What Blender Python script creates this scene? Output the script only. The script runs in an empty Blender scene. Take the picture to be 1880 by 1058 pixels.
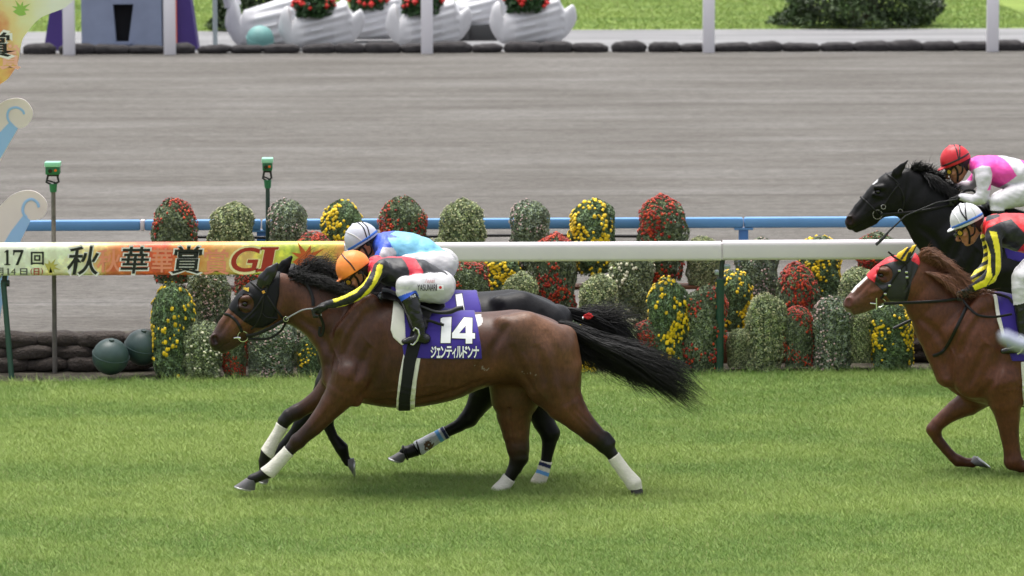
import bpy, bmesh, math, random
import numpy as np
from mathutils import Vector, Matrix
random.seed(5); rng = np.random.default_rng(7)
sc = bpy.context.scene
COL = sc.collection
# ---------------------------------------------------------------- camera, light, exposure
F = 7800.0; HC = 5.027; PITCH = math.atan(931/F); YAW = math.radians(1.2); ROLL = math.radians(-0.13)
cam_d = bpy.data.cameras.new('camera'); cam = bpy.data.objects.new('camera', cam_d); COL.objects.link(cam)
sc.camera = cam
cam_d.sensor_width = 36; cam_d.lens = F/1880*36; cam_d.clip_end = 3000; cam_d.clip_start = 1
cam_m = Matrix.Rotation(-YAW, 4, 'Z') @ Matrix.Rotation(math.pi/2-PITCH, 4, 'X') @ Matrix.Rotation(ROLL, 4, 'Z')
cam_m.translation = Vector((0, 0, HC))
cam.matrix_world = cam_m
cam_d.dof.use_dof = True; cam_d.dof.focus_distance = 30.1; cam_d.dof.aperture_fstop = 5.0
R3 = np.array(cam_m.to_3x3()); CO = np.array([0, 0, HC])
sc.view_settings.view_transform = 'Standard'; sc.view_settings.look = 'None'
sc.view_settings.exposure = 0.93; sc.view_settings.gamma = 1
w = bpy.data.worlds.new('World'); sc.world = w; w.use_nodes = True
nt = w.node_tree; bg = nt.nodes['Background']
SUN_EL, SUN_AZ = math.radians(76), math.radians(-40)
sky = nt.nodes.new('ShaderNodeTexSky'); sky.sky_type = 'NISHITA'; sky.sun_disc = False
sky.sun_elevation = SUN_EL; sky.sun_rotation = SUN_AZ; sky.air_density = 1; sky.dust_density = 6; sky.ozone_density = 1
hs = nt.nodes.new('ShaderNodeHueSaturation'); hs.inputs['Saturation'].default_value = 0.3
nt.links.new(sky.outputs[0], hs.inputs['Color']); nt.links.new(hs.outputs[0], bg.inputs[0])
bg.inputs[1].default_value = 0.15
sl = bpy.data.lights.new('sun', 'SUN'); so = bpy.data.objects.new('sun', sl); COL.objects.link(so)
sl.energy = 1.1; sl.angle = math.radians(40); sl.color = (1, .97, .92)
sd = Vector((math.sin(SUN_AZ)*math.cos(SUN_EL), math.cos(SUN_AZ)*math.cos(SUN_EL), math.sin(SUN_EL)))
so.rotation_euler = sd.to_track_quat('Z', 'Y').to_euler()

def ray(px, py):
    px = np.atleast_1d(np.asarray(px, float)); py = np.atleast_1d(np.asarray(py, float))
    return np.stack([(px-940)/F, (529-py)/F, -np.ones_like(px)], 1) @ R3.T
def atn(px, py, Y):
    d = ray(px, py); t = Y/d[:, 1]
    return CO + d*t[:, None]
def at(px, py, Y): return atn(px, py, Y)[0]
def gnd(px, py, z=0):
    d = ray(px, py)[0]; return CO + d*((z-HC)/d[2])
def SC(Y): return F/Y                       # pixels per metre at that distance

# ---------------------------------------------------------------- object helpers
def tag(o, label=None, cat=None, group=None, kind=None):
    for k, v in (('label', label), ('category', cat), ('group', group), ('kind', kind)):
        if v: o[k] = v
    return o
def link(name, me, m, parent=None):
    o = bpy.data.objects.new(name, me); COL.objects.link(o)
    if m is not None: me.materials.append(m)
    if parent is not None:
        o.parent = parent; o.matrix_parent_inverse = Matrix.Translation(parent.location).inverted()
    return o
def empty(name, loc):
    o = bpy.data.objects.new(name, None); COL.objects.link(o); o.location = Vector(loc); o.empty_display_size = .2
    return o
def npmesh(name, V, Fc, m=None, parent=None, smooth=True, col=None):
    """V (n,3); Fc (f,k) ints, or a list of ragged faces"""
    me = bpy.data.meshes.new(name); V = np.asarray(V, np.float32)
    if isinstance(Fc, np.ndarray):
        n, k = Fc.shape
        me.vertices.add(len(V)); me.vertices.foreach_set('co', V.ravel())
        me.loops.add(n*k); me.loops.foreach_set('vertex_index', Fc.astype(np.int32).ravel())
        me.polygons.add(n); me.polygons.foreach_set('loop_start', np.arange(n, dtype=np.int32)*k)
    else:
        me.from_pydata([tuple(map(float, v)) for v in V], [], [tuple(int(i) for i in f) for f in Fc])
    me.update(calc_edges=True)
    me.polygons.foreach_set('use_smooth', np.full(len(me.polygons), smooth, bool))
    if col is not None:
        a = me.color_attributes.new('tint', 'FLOAT_COLOR', 'POINT')
        c = np.ones((len(V), 4), np.float32); c[:, :3] = col
        a.data.foreach_set('color', c.ravel())
    me.validate()
    return link(name, me, m, parent)

class MB:
    """collects simple shapes; build() links them as one mesh"""
    def __init__(s): s.V = []; s.F = []; s.C = []
    def add(s, V, Fc, c=None):
        o = len(s.V); s.V += [tuple(v) for v in V]; s.F += [tuple(i+o for i in f) for f in Fc]
        s.C += [c or (1, 1, 1)]*len(V)
        return s
    def box(s, x0, x1, y0, y1, z0, z1, bev=0.0, c=None):
        if bev <= 0:
            V = [(x, y, z) for x in (x0, x1) for y in (y0, y1) for z in (z0, z1)]
            return s.add(V, [(0, 1, 3, 2), (4, 6, 7, 5), (0, 4, 5, 1), (2, 3, 7, 6), (0, 2, 6, 4), (1, 5, 7, 3)], c)
        bm = bmesh.new(); bmesh.ops.create_cube(bm, size=1)
        for v in bm.verts: v.co = Vector(((x0+x1)/2+v.co.x*(x1-x0), (y0+y1)/2+v.co.y*(y1-y0), (z0+z1)/2+v.co.z*(z1-z0)))
        bmesh.ops.bevel(bm, geom=bm.edges[:], offset=bev, segments=2, affect='EDGES', profile=.5)
        bm.verts.index_update(); s.add([v.co[:] for v in bm.verts], [[v.index for v in f.verts] for f in bm.faces], c); bm.free()
        return s
    def tube(s, pts, r, n=8, flat=1.0, up=(0, 1, 0), c=None, cap=True):
        pts = [np.array(p, float) for p in pts]; m = len(pts)
        rr = r if hasattr(r, '__len__') else [r]*m
        V = []; up = np.array(up, float)
        for i, p in enumerate(pts):
            t = pts[min(i+1, m-1)]-pts[max(i-1, 0)]; t /= (np.linalg.norm(t)+1e-9)
            a = np.cross(t, up); na = np.linalg.norm(a)
            if na < 1e-3: a = np.cross(t, (1, 0, .3)); na = np.linalg.norm(a)
            a /= na; b = np.cross(a, t)
            for k in range(n):
                an = 2*math.pi*k/n; V.append(p+a*math.cos(an)*rr[i]+b*math.sin(an)*rr[i]*flat)
        Fc = [(i*n+k, i*n+(k+1) % n, (i+1)*n+(k+1) % n, (i+1)*n+k) for i in range(m-1) for k in range(n)]
        if cap: Fc += [tuple(range(n))[::-1], tuple((m-1)*n+k for k in range(n))]
        return s.add(V, Fc, c)
    def prism(s, P, d, c=None, bev=0):
        """polygon of 3-D points pushed along d, capped both ends (triangulated by ngon)"""
        P = [np.array(p, float) for p in P]; d = np.array(d, float); n = len(P)
        V = P+[p+d for p in P]
        return s.add(V, [tuple(range(n)), tuple(range(2*n-1, n-1, -1))]+[(i, i+n, (i+1) % n+n, (i+1) % n) for i in range(n)], c)
    def build(s, name, m=None, parent=None, smooth=True, ang=40, fix=True):
        me = bpy.data.meshes.new(name); me.from_pydata([tuple(map(float, v)) for v in s.V], [], s.F)
        if fix:
            bm = bmesh.new(); bm.from_mesh(me); bmesh.ops.recalc_face_normals(bm, faces=bm.faces); bm.to_mesh(me); bm.free()
        a = me.color_attributes.new('tint', 'FLOAT_COLOR', 'POINT')
        c = np.ones((len(s.V), 4), np.float32); c[:, :3] = np.array(s.C); a.data.foreach_set('color', c.ravel())
        if smooth: me.shade_smooth(); me.set_sharp_from_angle(angle=math.radians(ang))
        return link(name, me, m, parent)

def rsmooth(pts, n=8):
    """catmull-rom through points"""
    P = np.array(pts, float); P = np.vstack([2*P[0]-P[1], P, 2*P[-1]-P[-2]]); out = []
    for i in range(1, len(P)-2):
        for t in np.linspace(0, 1, n, endpoint=False):
            a, b, c, d = P[i-1], P[i], P[i+1], P[i+2]
            out.append(.5*((2*b)+(-a+c)*t+(2*a-5*b+4*c-d)*t*t+(-a+3*b-3*c+d)*t**3))
    out.append(P[-2]); return np.array(out)

# ---------------------------------------------------------------- materials
MATS = {}
def lin(r, g, b):
    f = lambda c: (c/255/12.92 if c/255 <= .04045 else ((c/255+.055)/1.055)**2.4)
    return (f(r), f(g), f(b))
def M(name, col=(1, 1, 1), rough=.6, attr=False, var=.0, vs=20, bump=0, bs=60, spec=.5, metal=0, coat=0, sheen=0, vstretch=(1, 1, 1), col2=None, emis=None):
    if name in MATS: return MATS[name]
    m = bpy.data.materials.new(name); m.use_nodes = True; MATS[name] = m
    nt = m.node_tree; N = nt.nodes; L = nt.links; b = N['Principled BSDF']
    b.inputs['Roughness'].default_value = rough; b.inputs['Metallic'].default_value = metal
    b.inputs['Specular IOR Level'].default_value = spec
    if coat: b.inputs['Coat Weight'].default_value = coat; b.inputs['Coat Roughness'].default_value = .15
    if sheen: b.inputs['Sheen Weight'].default_value = sheen; b.inputs['Sheen Roughness'].default_value = .4
    tc = N.new('ShaderNodeTexCoord'); mp = N.new('ShaderNodeMapping'); L.new(tc.outputs['Object'], mp.inputs[0])
    mp.inputs['Scale'].default_value = vstretch
    base = N.new('ShaderNodeRGB'); base.outputs[0].default_value = (*col, 1); out = base.outputs[0]
    if attr:
        a = N.new('ShaderNodeAttribute'); a.attribute_name = 'tint'
        mx = N.new('ShaderNodeMix'); mx.data_type = 'RGBA'; mx.blend_type = 'MULTIPLY'; mx.inputs[0].default_value = 1
        L.new(out, mx.inputs[6]); L.new(a.outputs[0], mx.inputs[7]); out = mx.outputs[2]
    if var or col2:
        nz = N.new('ShaderNodeTexNoise'); nz.inputs['Scale'].default_value = vs; nz.inputs['Detail'].default_value = 6; nz.inputs['Roughness'].default_value = .6
        L.new(mp.outputs[0], nz.inputs[0])
        mr = N.new('ShaderNodeMapRange'); mr.inputs[1].default_value = .3; mr.inputs[2].default_value = .7
        L.new(nz.outputs[0], mr.inputs[0])
        if col2:
            mx = N.new('ShaderNodeMix'); mx.data_type = 'RGBA'; L.new(mr.outputs[0], mx.inputs[0]); L.new(out, mx.inputs[6]); mx.inputs[7].default_value = (*col2, 1); out = mx.outputs[2]
        if var:
            mr2 = N.new('ShaderNodeMapRange'); mr2.inputs[1].default_value = .3; mr2.inputs[2].default_value = .7; mr2.inputs[3].default_value = 1-var; mr2.inputs[4].default_value = 1+var
            L.new(nz.outputs[0], mr2.inputs[0])
            mx = N.new('ShaderNodeVectorMath'); mx.operation = 'SCALE'; L.new(out, mx.inputs[0]); L.new(mr2.outputs[0], mx.inputs['Scale']); out = mx.outputs[0]
    L.new(out, b.inputs['Base Color'])
    if bump:
        n2 = N.new('ShaderNodeTexNoise'); n2.inputs['Scale'].default_value = bs; n2.inputs['Detail'].default_value = 5
        L.new(mp.outputs[0], n2.inputs[0]); bp = N.new('ShaderNodeBump'); bp.inputs['Strength'].default_value = bump; bp.inputs['Distance'].default_value = .02
        L.new(n2.outputs[0], bp.inputs['Height']); L.new(bp.outputs[0], b.inputs['Normal'])
    if emis: b.inputs['Emission Color'].default_value = (*emis, 1); b.inputs['Emission Strength'].default_value = 1
    return m

def ramp(nt, stops):
    r = nt.nodes.new('ShaderNodeValToRGB'); e = r.color_ramp.elements
    while len(e) < len(stops): e.new(.5)
    for i, (p, c) in enumerate(stops): e[i].position = p; e[i].color = (*c, 1)
    return r

# ---------------------------------------------------------------- signed-distance modelling
class Field:
    def __init__(s, Y): s.Y = Y; s.P = []
    def sub(s, *tags):
        f = Field(s.Y); f.P = [p for p in s.P if p['tag'] in tags]; return f
    # every prim: fn(X,Y,Z)->d, lo, hi, k, op, tag, col
    def prim(s, fn, lo, hi, k=.03, op='+', tag='', col=0, rel=False): s.P.append(dict(rel=rel, fn=fn, lo=np.array(lo), hi=np.array(hi), k=k, op=op, tag=tag, col=col))
    def seg(s, a, b, ra, rb, la, lb, **kw):
        a = np.array(a, np.float32); b = np.array(b, np.float32); ab = b-a; L2 = float(ab@ab)+1e-12
        def fn(X, Y, Z):
            t = np.clip(((X-a[0])*ab[0]+(Y-a[1])*ab[1]+(Z-a[2])*ab[2])/L2, 0, 1)
            vx = X-a[0]-t*ab[0]; vy = Y-a[1]-t*ab[1]; vz = Z-a[2]-t*ab[2]
            r = ra+(rb-ra)*t; l = la+(lb-la)*t
            return (np.sqrt((vx*vx+vz*vz)/(r*r)+vy*vy/(l*l))-1)*np.minimum(r, l)
        m = max(ra, rb, la, lb)
        s.prim(fn, np.minimum(a, b)-m, np.maximum(a, b)+m, **kw)
    def ell(s, c, rx, ry, rz, ang=0, cut=None, **kw):
        """ellipsoid; ang turns its x axis in the xz plane"""
        ca, sa = math.cos(ang), math.sin(ang); mn = min(rx, ry, rz)
        def fn(X, Y, Z):
            dx = X-c[0]; dy = Y-c[1]; dz = Z-c[2]
            u = dx*ca+dz*sa; v = -dx*sa+dz*ca
            k0 = np.sqrt((u/rx)**2+(dy/ry)**2+(v/rz)**2); k1 = np.sqrt((u/rx**2)**2+(dy/ry**2)**2+(v/rz**2)**2)+1e-9
            d = k0*(k0-1)/k1
            if cut is not None: d = np.maximum(d, v*(1 if cut > 0 else -1)-abs(cut)*(1 if abs(cut) < 9 else 0))
            return d
        m = max(rx, ry, rz); s.prim(fn, np.array(c)-m, np.array(c)+m, **kw)
    def chain(s, pts, lat=1.0, k=.03, tag='', col=0, kc=.012, op='+', dy=0, T=None):
        """pts: (px, py, r_px[, dy][, lat ratio])"""
        Q = []
        for p in pts:
            d = p[3] if len(p) > 3 and p[3] is not None else dy
            l = p[4] if len(p) > 4 else lat
            x, y, r = p[0], p[1], p[2]
            if T: x, y, r = T(x, y, r)
            Q.append((at(x, y, s.Y+d), r/SC(s.Y), r/SC(s.Y)*l))
        prs = []; S2 = Field(s.Y)
        for i in range(len(Q)-1): S2.seg(Q[i][0], Q[i+1][0], Q[i][1], Q[i+1][1], Q[i][2], Q[i+1][2])
        fns = [p['fn'] for p in S2.P]
        def fn(X, Y, Z):
            d = fns[0](X, Y, Z)
            for g in fns[1:]: d = Field.comb(d, g(X, Y, Z), .004, '+')
            return d
        s.prim(fn, np.min([p['lo'] for p in S2.P], 0), np.max([p['hi'] for p in S2.P], 0), k=k, op=op, tag=tag, col=col)
    def loft(s, st, k=.03, tag='trunk', col=0):
        """st: (px, top, bottom, half width m) stations of increasing px"""
        A = np.array([[at(p[0], p[1], s.Y)[0], at(p[0], p[1], s.Y)[2], at(p[0], p[2], s.Y)[2], p[3]] for p in st])
        A = rsmooth(A, 6); xs = A[:, 0]
        def fn(X, Y, Z):
            x = np.clip(X, xs[0], xs[-1]); tp = np.interp(x, xs, A[:, 1]); bt = np.interp(x, xs, A[:, 2]); wd = np.interp(x, xs, A[:, 3])
            zc = (tp+bt)/2-.04*(tp-bt); ht = tp-zc; hb = zc-bt
            h = np.where(Z > zc, ht, hb); yy = (Y-s.Y)/wd; zz = (Z-zc)/h
            p = 2.25
            f = ((np.abs(yy)**p+np.abs(zz)**p)**(1/p)-1)*np.minimum(h, wd)
            dx = np.abs(X-x)
            return np.where(dx > 1e-6, np.sqrt(np.maximum(f, 0)**2+dx**2)+np.minimum(f, 0)*0, f)
        s.prim(fn, (xs[0], s.Y-A[:, 3].max(), A[:, 2].min()), (xs[-1], s.Y+A[:, 3].max(), A[:, 1].max()), k=k, tag=tag, col=col)
    @staticmethod
    def comb(a, b, k, op):
        if op == '-':
            b = -b; h = np.maximum(k-np.abs(a-b), 0)/k; return np.maximum(a, b)+h*h*k*.25
        h = np.maximum(k-np.abs(a-b), 0)/k; return np.minimum(a, b)-h*h*k*.25
    def grid(s, lo, hi, vox, pad=.07):
        n = np.ceil((np.array(hi)-np.array(lo))/vox).astype(int)+1; lo = np.array(lo)
        ax = [(lo[i]+vox*np.arange(n[i])).astype(np.float32) for i in range(3)]
        D = np.full(n, 1.0, np.float32)
        for p in s.P:
            pd = p['k']+.004 if p['rel'] else pad
            i0 = np.maximum(np.floor((p['lo']-pd-lo)/vox).astype(int), 0); i1 = np.minimum(np.ceil((p['hi']+pd-lo)/vox).astype(int)+1, n)
            if np.any(i1 <= i0): continue
            sl = tuple(slice(a, b) for a, b in zip(i0, i1))
            X = ax[0][sl[0]][:, None, None]; Y = ax[1][sl[1]][None, :, None]; Z = ax[2][sl[2]][None, None, :]
            D[sl] = s.comb(D[sl], p['fn'](X, Y, Z).astype(np.float32), p['k'], p['op'])
        return D, ax
    def pts(s, P):
        X, Y, Z = P[:, 0], P[:, 1], P[:, 2]; D = np.full(len(P), 1.0)
        for p in s.P:
            if p['rel']:
                m = ((P > p['lo']-p['k']) & (P < p['hi']+p['k'])).all(1)
                if m.any(): D[m] = s.comb(D[m], p['fn'](X[m], Y[m], Z[m]), p['k'], p['op'])
            else: D = s.comb(D, p['fn'](X, Y, Z), p['k'], p['op'])
        return D
    def bounds(s, m=.02):
        lo = np.min([p['lo'] for p in s.P if p['op'] == '+'], 0)-m; hi = np.max([p['hi'] for p in s.P if p['op'] == '+'], 0)+m
        return lo, hi
    def weights(s, P, k=.010):
        """distance to every prim (soft), for colouring"""
        X, Y, Z = P[:, 0], P[:, 1], P[:, 2]
        return [p['fn'](X, Y, Z) for p in s.P if not p['rel']]
    def hit(s, px, py, off=0.0, start=.75):
        """where the view rays through the points meet the surface (offset outward)"""
        d = ray(px, py); d = d/d[:, 1:2]; t = np.full(len(d), s.Y-start); dl = np.linalg.norm(d, axis=1)
        for _ in range(90):
            P = CO+d*t[:, None]; D = s.pts(P)-off; t = t+np.clip(D, -.02, .08)*.7/dl
        ok = np.abs(D) < .01
        t = np.where(ok & (t < s.Y+.5), t, s.Y-.1)
        return CO+d*t[:, None]

def relief(f, lines, r_px, k, op, out=0.0, tag='trunk', col=0, both=True):
    """grooves ('-') and veins ('+') laid on the skin; lines are picture points on the near side"""
    new = []; s = 1/SC(f.Y)
    for L_ in lines:
        P_ = rsmooth(L_, 2) if len(L_) > 2 else np.array(L_, float); H = f.hit(P_[:, 0], P_[:, 1], out)
        if np.any(np.abs(np.diff(H[:, 1])) > .08): continue
        n = len(H); rr = r_px*s*(.35+.65*np.sin(np.linspace(.15, math.pi-.15, n)))
        for sg in ((1, -1) if both else (1,)):
            G = H.copy()
            if sg < 0: G[:, 1] = 2*f.Y-G[:, 1]
            new.append((G, rr))
    for G, rr in new:
        S2 = Field(f.Y)
        for i in range(len(G)-1): S2.seg(G[i], G[i+1], rr[i], rr[i+1], rr[i], rr[i+1])
        fns = [a['fn'] for a in S2.P]
        def fn(X, Y, Z, fns=fns):
            d = fns[0](X, Y, Z)
            for g in fns[1:]: d = np.minimum(d, g(X, Y, Z))
            return d
        f.prim(fn, np.min([a['lo'] for a in S2.P], 0), np.max([a['hi'] for a in S2.P], 0), k=k, op=op, tag=tag, col=col, rel=True)

def polysdf(X, Z, poly):
    d = None; sgn = np.ones(np.broadcast(X, Z).shape, np.float32)
    n = len(poly)
    for i in range(n):
        a = poly[i]; b = poly[(i+1) % n]; ex, ez = b[0]-a[0], b[1]-a[1]; wx = X-a[0]; wz = Z-a[1]
        t = np.clip((wx*ex+wz*ez)/(ex*ex+ez*ez+1e-12), 0, 1); q = (wx-ex*t)**2+(wz-ez*t)**2
        d = q if d is None else np.minimum(d, q)
        c = ((a[1] <= Z) & (b[1] > Z) & (ex*wz-ez*wx > 0)) | ((a[1] > Z) & (b[1] <= Z) & (ex*wz-ez*wx < 0))
        sgn = np.where(c, -sgn, sgn)
    return sgn*np.sqrt(d)

CORN = [(0,0,0),(1,0,0),(0,1,0),(1,1,0),(0,0,1),(1,0,1),(0,1,1),(1,1,1)]
EDG = [(0,1),(2,3),(4,5),(6,7),(0,2),(1,3),(4,6),(5,7),(0,4),(1,5),(2,6),(3,7)]
def nets(D, ax):
    """surface nets: quads round the zero set of D"""
    S = D < 0; vox = float(ax[0][1]-ax[0][0]); o = np.array([ax[0][0], ax[1][0], ax[2][0]])
    D = D.copy()
    c0 = S[:-1, :-1, :-1]; allc = c0.copy(); anyc = c0.copy()
    for c in CORN[1:]:
        q = S[c[0]:S.shape[0]-1+c[0], c[1]:S.shape[1]-1+c[1], c[2]:S.shape[2]-1+c[2]]; allc &= q; anyc |= q
    act = anyc & ~allc; I = np.argwhere(act)
    cv = np.stack([D[I[:, 0]+c[0], I[:, 1]+c[1], I[:, 2]+c[2]] for c in CORN], 1)
    pos = np.zeros((len(I), 3)); cnt = np.zeros(len(I)); CA = np.array(CORN, float)
    for a, b in EDG:
        va, vb = cv[:, a], cv[:, b]; m = (va < 0) != (vb < 0)
        t = np.where(m, va/np.where(m, va-vb, 1), 0)
        pos += np.where(m[:, None], CA[a]+(CA[b]-CA[a])*t[:, None], 0); cnt += m
    V = o+(I+pos/cnt[:, None])*vox
    idx = np.full(act.shape, -1, np.int32); idx[act] = np.arange(len(I), dtype=np.int32)
    Fs = []
    for axis in range(3):
        A = [slice(None)]*3; B = [slice(None)]*3; A[axis] = slice(0, -1); B[axis] = slice(1, None)
        o1, o2 = [i for i in range(3) if i != axis]
        for i in (o1, o2): A[i] = slice(1, -1); B[i] = slice(1, -1)
        sa = S[tuple(A)]; sb = S[tuple(B)]
        for flip in (0, 1):
            m = (sa & ~sb) if not flip else (~sa & sb)
            J = np.argwhere(m)
            if not len(J): continue
            J[:, o1] += 1; J[:, o2] += 1
            def g(d1, d2):
                K = J.copy(); K[:, o1] += d1; K[:, o2] += d2; return idx[K[:, 0], K[:, 1], K[:, 2]]
            q = np.stack([g(-1, -1), g(0, -1), g(0, 0), g(-1, 0)], 1)
            if (axis == 1) != bool(flip): q = q[:, ::-1]
            Fs.append(q)
    Fq = np.concatenate(Fs); Fq = Fq[(Fq >= 0).all(1)]
    return V, Fq
def compact(V, Fq, keep):
    Fk = Fq[keep]; u, inv = np.unique(Fk, return_inverse=True); return V[u], inv.reshape(Fk.shape), u

def poly_xz(P, Y): 
    q = atn([p[0] for p in P], [p[1] for p in P], Y); return q[:, [0, 2]]
def shell(name, f, off, poly, Yp, m, parent, vox=.005, y0=None, y1=None, holes=(), ripple=0, col=None, thick=None):
    """a garment: the field pushed outward by off, kept inside a side-view outline"""
    P = poly_xz(poly, Yp); y0 = f.Y-.42 if y0 is None else y0; y1 = f.Y+.42 if y1 is None else y1
    lo = np.array([P[:, 0].min()-3*vox, y0, P[:, 1].min()-3*vox]); hi = np.array([P[:, 0].max()+3*vox, y1, P[:, 1].max()+3*vox])
    D, ax = f.grid(lo, hi, vox)
    if ripple:
        X = ax[0][:, None, None]; Z = ax[2][None, None, :]; Yg = ax[1][None, :, None]
        D = D-ripple*(np.sin(X*31+Z*17+Yg*5)+.7*np.sin(X*63-Z*29)+.5*np.sin(Z*90+X*20))
    E = D-off
    if thick: E = np.maximum(E, -(D-off+thick))
    q = polysdf(ax[0][:, None], ax[2][None, :], P)
    for h in holes: q = np.maximum(q, -polysdf(ax[0][:, None], ax[2][None, :], poly_xz(h, Yp)))
    E = np.maximum(E, q[:, None, :].astype(np.float32))
    E[:, 0, :] = E[:, -1, :] = 1; E[0] = E[-1] = 1; E[:, :, 0] = E[:, :, -1] = 1
    V, Fq = nets(E, ax)
    c = None if col is None else col(V)
    return npmesh(name, V, Fq, m, parent, col=c)

# strands of hair -----------------------------------------------------------
def strands(name, guides, n, m, parent, w=.004, spread=.02, curl=.01, seed=1, steps=14, lmin=.6, wvar=.6):
    """guides: lists of 3-D points; each hair blends two neighbouring guides"""
    r = np.random.default_rng(seed); G = []
    for g in guides:
        g = rsmooth(g, 8); s = np.r_[0, np.cumsum(np.linalg.norm(np.diff(g, axis=0), axis=1))]; s /= s[-1]
        G.append(np.stack([np.interp(np.linspace(0, 1, steps), s, g[:, i]) for i in range(3)], 1))
    G = np.array(G); k = len(G)
    u = r.random(n)*(k-1); i = np.minimum(u.astype(int), k-2) if k > 1 else np.zeros(n, int); f = (u-i)[:, None, None]
    B = G[i]*(1-f)+G[np.minimum(i+1, k-1)]*f                       # n, steps, 3
    t = np.linspace(0, 1, steps)[None, :, None]
    L = (lmin+(1-lmin)*r.random((n, 1, 1)))
    idx = (t*L)*(steps-1); i0 = np.minimum(idx.astype(int), steps-2)[..., 0]; ff = idx[..., 0]-i0
    ar = np.arange(n)[:, None]; B = B[ar, i0]*(1-ff[..., None])+B[ar, i0+1]*ff[..., None]
    nc = max(6, n//22); cid = r.integers(0, nc, n); off = r.normal(0, 1, (nc, 1, 3))[cid]*spread*1.05+r.normal(0, 1, (n, 1, 3))*spread*.28; ph = r.random((n, 1, 3))*6.28; fr = 1.5+r.random((n, 1, 3))*4
    cw_ = r.random((nc, 1, 3))[cid]*6.28; B = B+off*(.25+t)+(np.sin(t*(3+fr*.6)*2+cw_)*.8+np.sin(t*fr*3+ph)*.35)*curl*(t**1.2+.1)
    fly = (r.random((n, 1, 1)) < .10)*r.normal(0, 1, (n, 1, 3))*spread*2.2; B = B+fly*t*t
    T = np.gradient(B, axis=1); T /= np.linalg.norm(T, axis=2, keepdims=True)+1e-9
    A = np.cross(T, np.array([.1, 1, .2])); A /= np.linalg.norm(A, axis=2, keepdims=True)+1e-9; C = np.cross(T, A)
    rad = w*(1-wvar*r.random((n, 1, 1)))*np.clip(1.05-t**2.2, .06, 1)
    V = np.stack([B+(A*math.cos(a)+C*math.sin(a))*rad for a in (0, 2.094, 4.189)], 2)   # n, steps, 3, 3
    V = V.reshape(-1, 3); base = (np.arange(n)[:, None]*steps+np.arange(steps-1)[None, :]).ravel()*3
    Fq = np.concatenate([np.stack([base+a, base+(a+1) % 3, base+3+(a+1) % 3, base+3+a], 1) for a in range(3)])
    sh = np.repeat(.6+.8*r.random(n), steps*3)[:, None]*np.ones(3)
    return npmesh(name, V, Fq, m, parent, col=sh)

# writing ----------------------------------------------------------------------
def text_pts(s, box, bold=0.0, shear=0, cut=9):
    """2-D triangles of a word fitted to a pixel box (x0,y0,x1,y1)"""
    cu = bpy.data.curves.new('text', 'FONT'); cu.body = s; cu.shear = shear; cu.resolution_u = 5
    o = bpy.data.objects.new('text', cu); COL.objects.link(o); bpy.context.view_layer.update()
    me0 = bpy.data.meshes.new_from_object(o.evaluated_get(bpy.context.evaluated_depsgraph_get()))
    co0 = np.array([v.co[:2] for v in me0.vertices]); lo, hi = co0.min(0), co0.max(0)
    if bold:
        cu.offset = bold; bpy.context.view_layer.update()
        me = bpy.data.meshes.new_from_object(o.evaluated_get(bpy.context.evaluated_depsgraph_get()))
    else: me = me0
    bm = bmesh.new(); bm.from_mesh(me); bmesh.ops.remove_doubles(bm, verts=bm.verts, dist=1e-4); bmesh.ops.triangulate(bm, faces=bm.faces)
    sx = (box[2]-box[0])/(hi[0]-lo[0]); sy = (box[3]-box[1])/(hi[1]-lo[1])
    for v in bm.verts: v.co = Vector((box[0]+(v.co.x-lo[0])*sx, box[3]-(v.co.y-lo[1])*sy, 0))
    for _ in range(3):
        e = [e for e in bm.edges if e.calc_length() > cut]
        if not e: break
        bmesh.ops.subdivide_edges(bm, edges=e, cuts=1); bmesh.ops.triangulate(bm, faces=bm.faces)
    bm.verts.index_update(); V = np.array([v.co[:2] for v in bm.verts]); Fc = [[v.index for v in f.verts] for f in bm.faces]
    bm.free(); bpy.data.objects.remove(o); bpy.data.curves.remove(cu)
    return V, Fc
def write(name, parts, mapper, m, parent):
    """parts: list of (V2, faces); mapper(px,py)->3-D"""
    V = []; Fc = []; o = 0
    for v, f in parts: V.append(v); Fc += [[i+o for i in q] for q in f]; o += len(v)
    V = np.concatenate(V); P = mapper(V[:, 0], V[:, 1])
    n = np.array([0, -1, 0]); Fc2 = []
    for q in Fc:
        a, b, c = P[q[0]], P[q[1]], P[q[2]]
        Fc2.append(q if np.dot(np.cross(b-a, c-a), n) > 0 else q[::-1])
    return npmesh(name, P, Fc2, m, parent, smooth=False)
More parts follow.
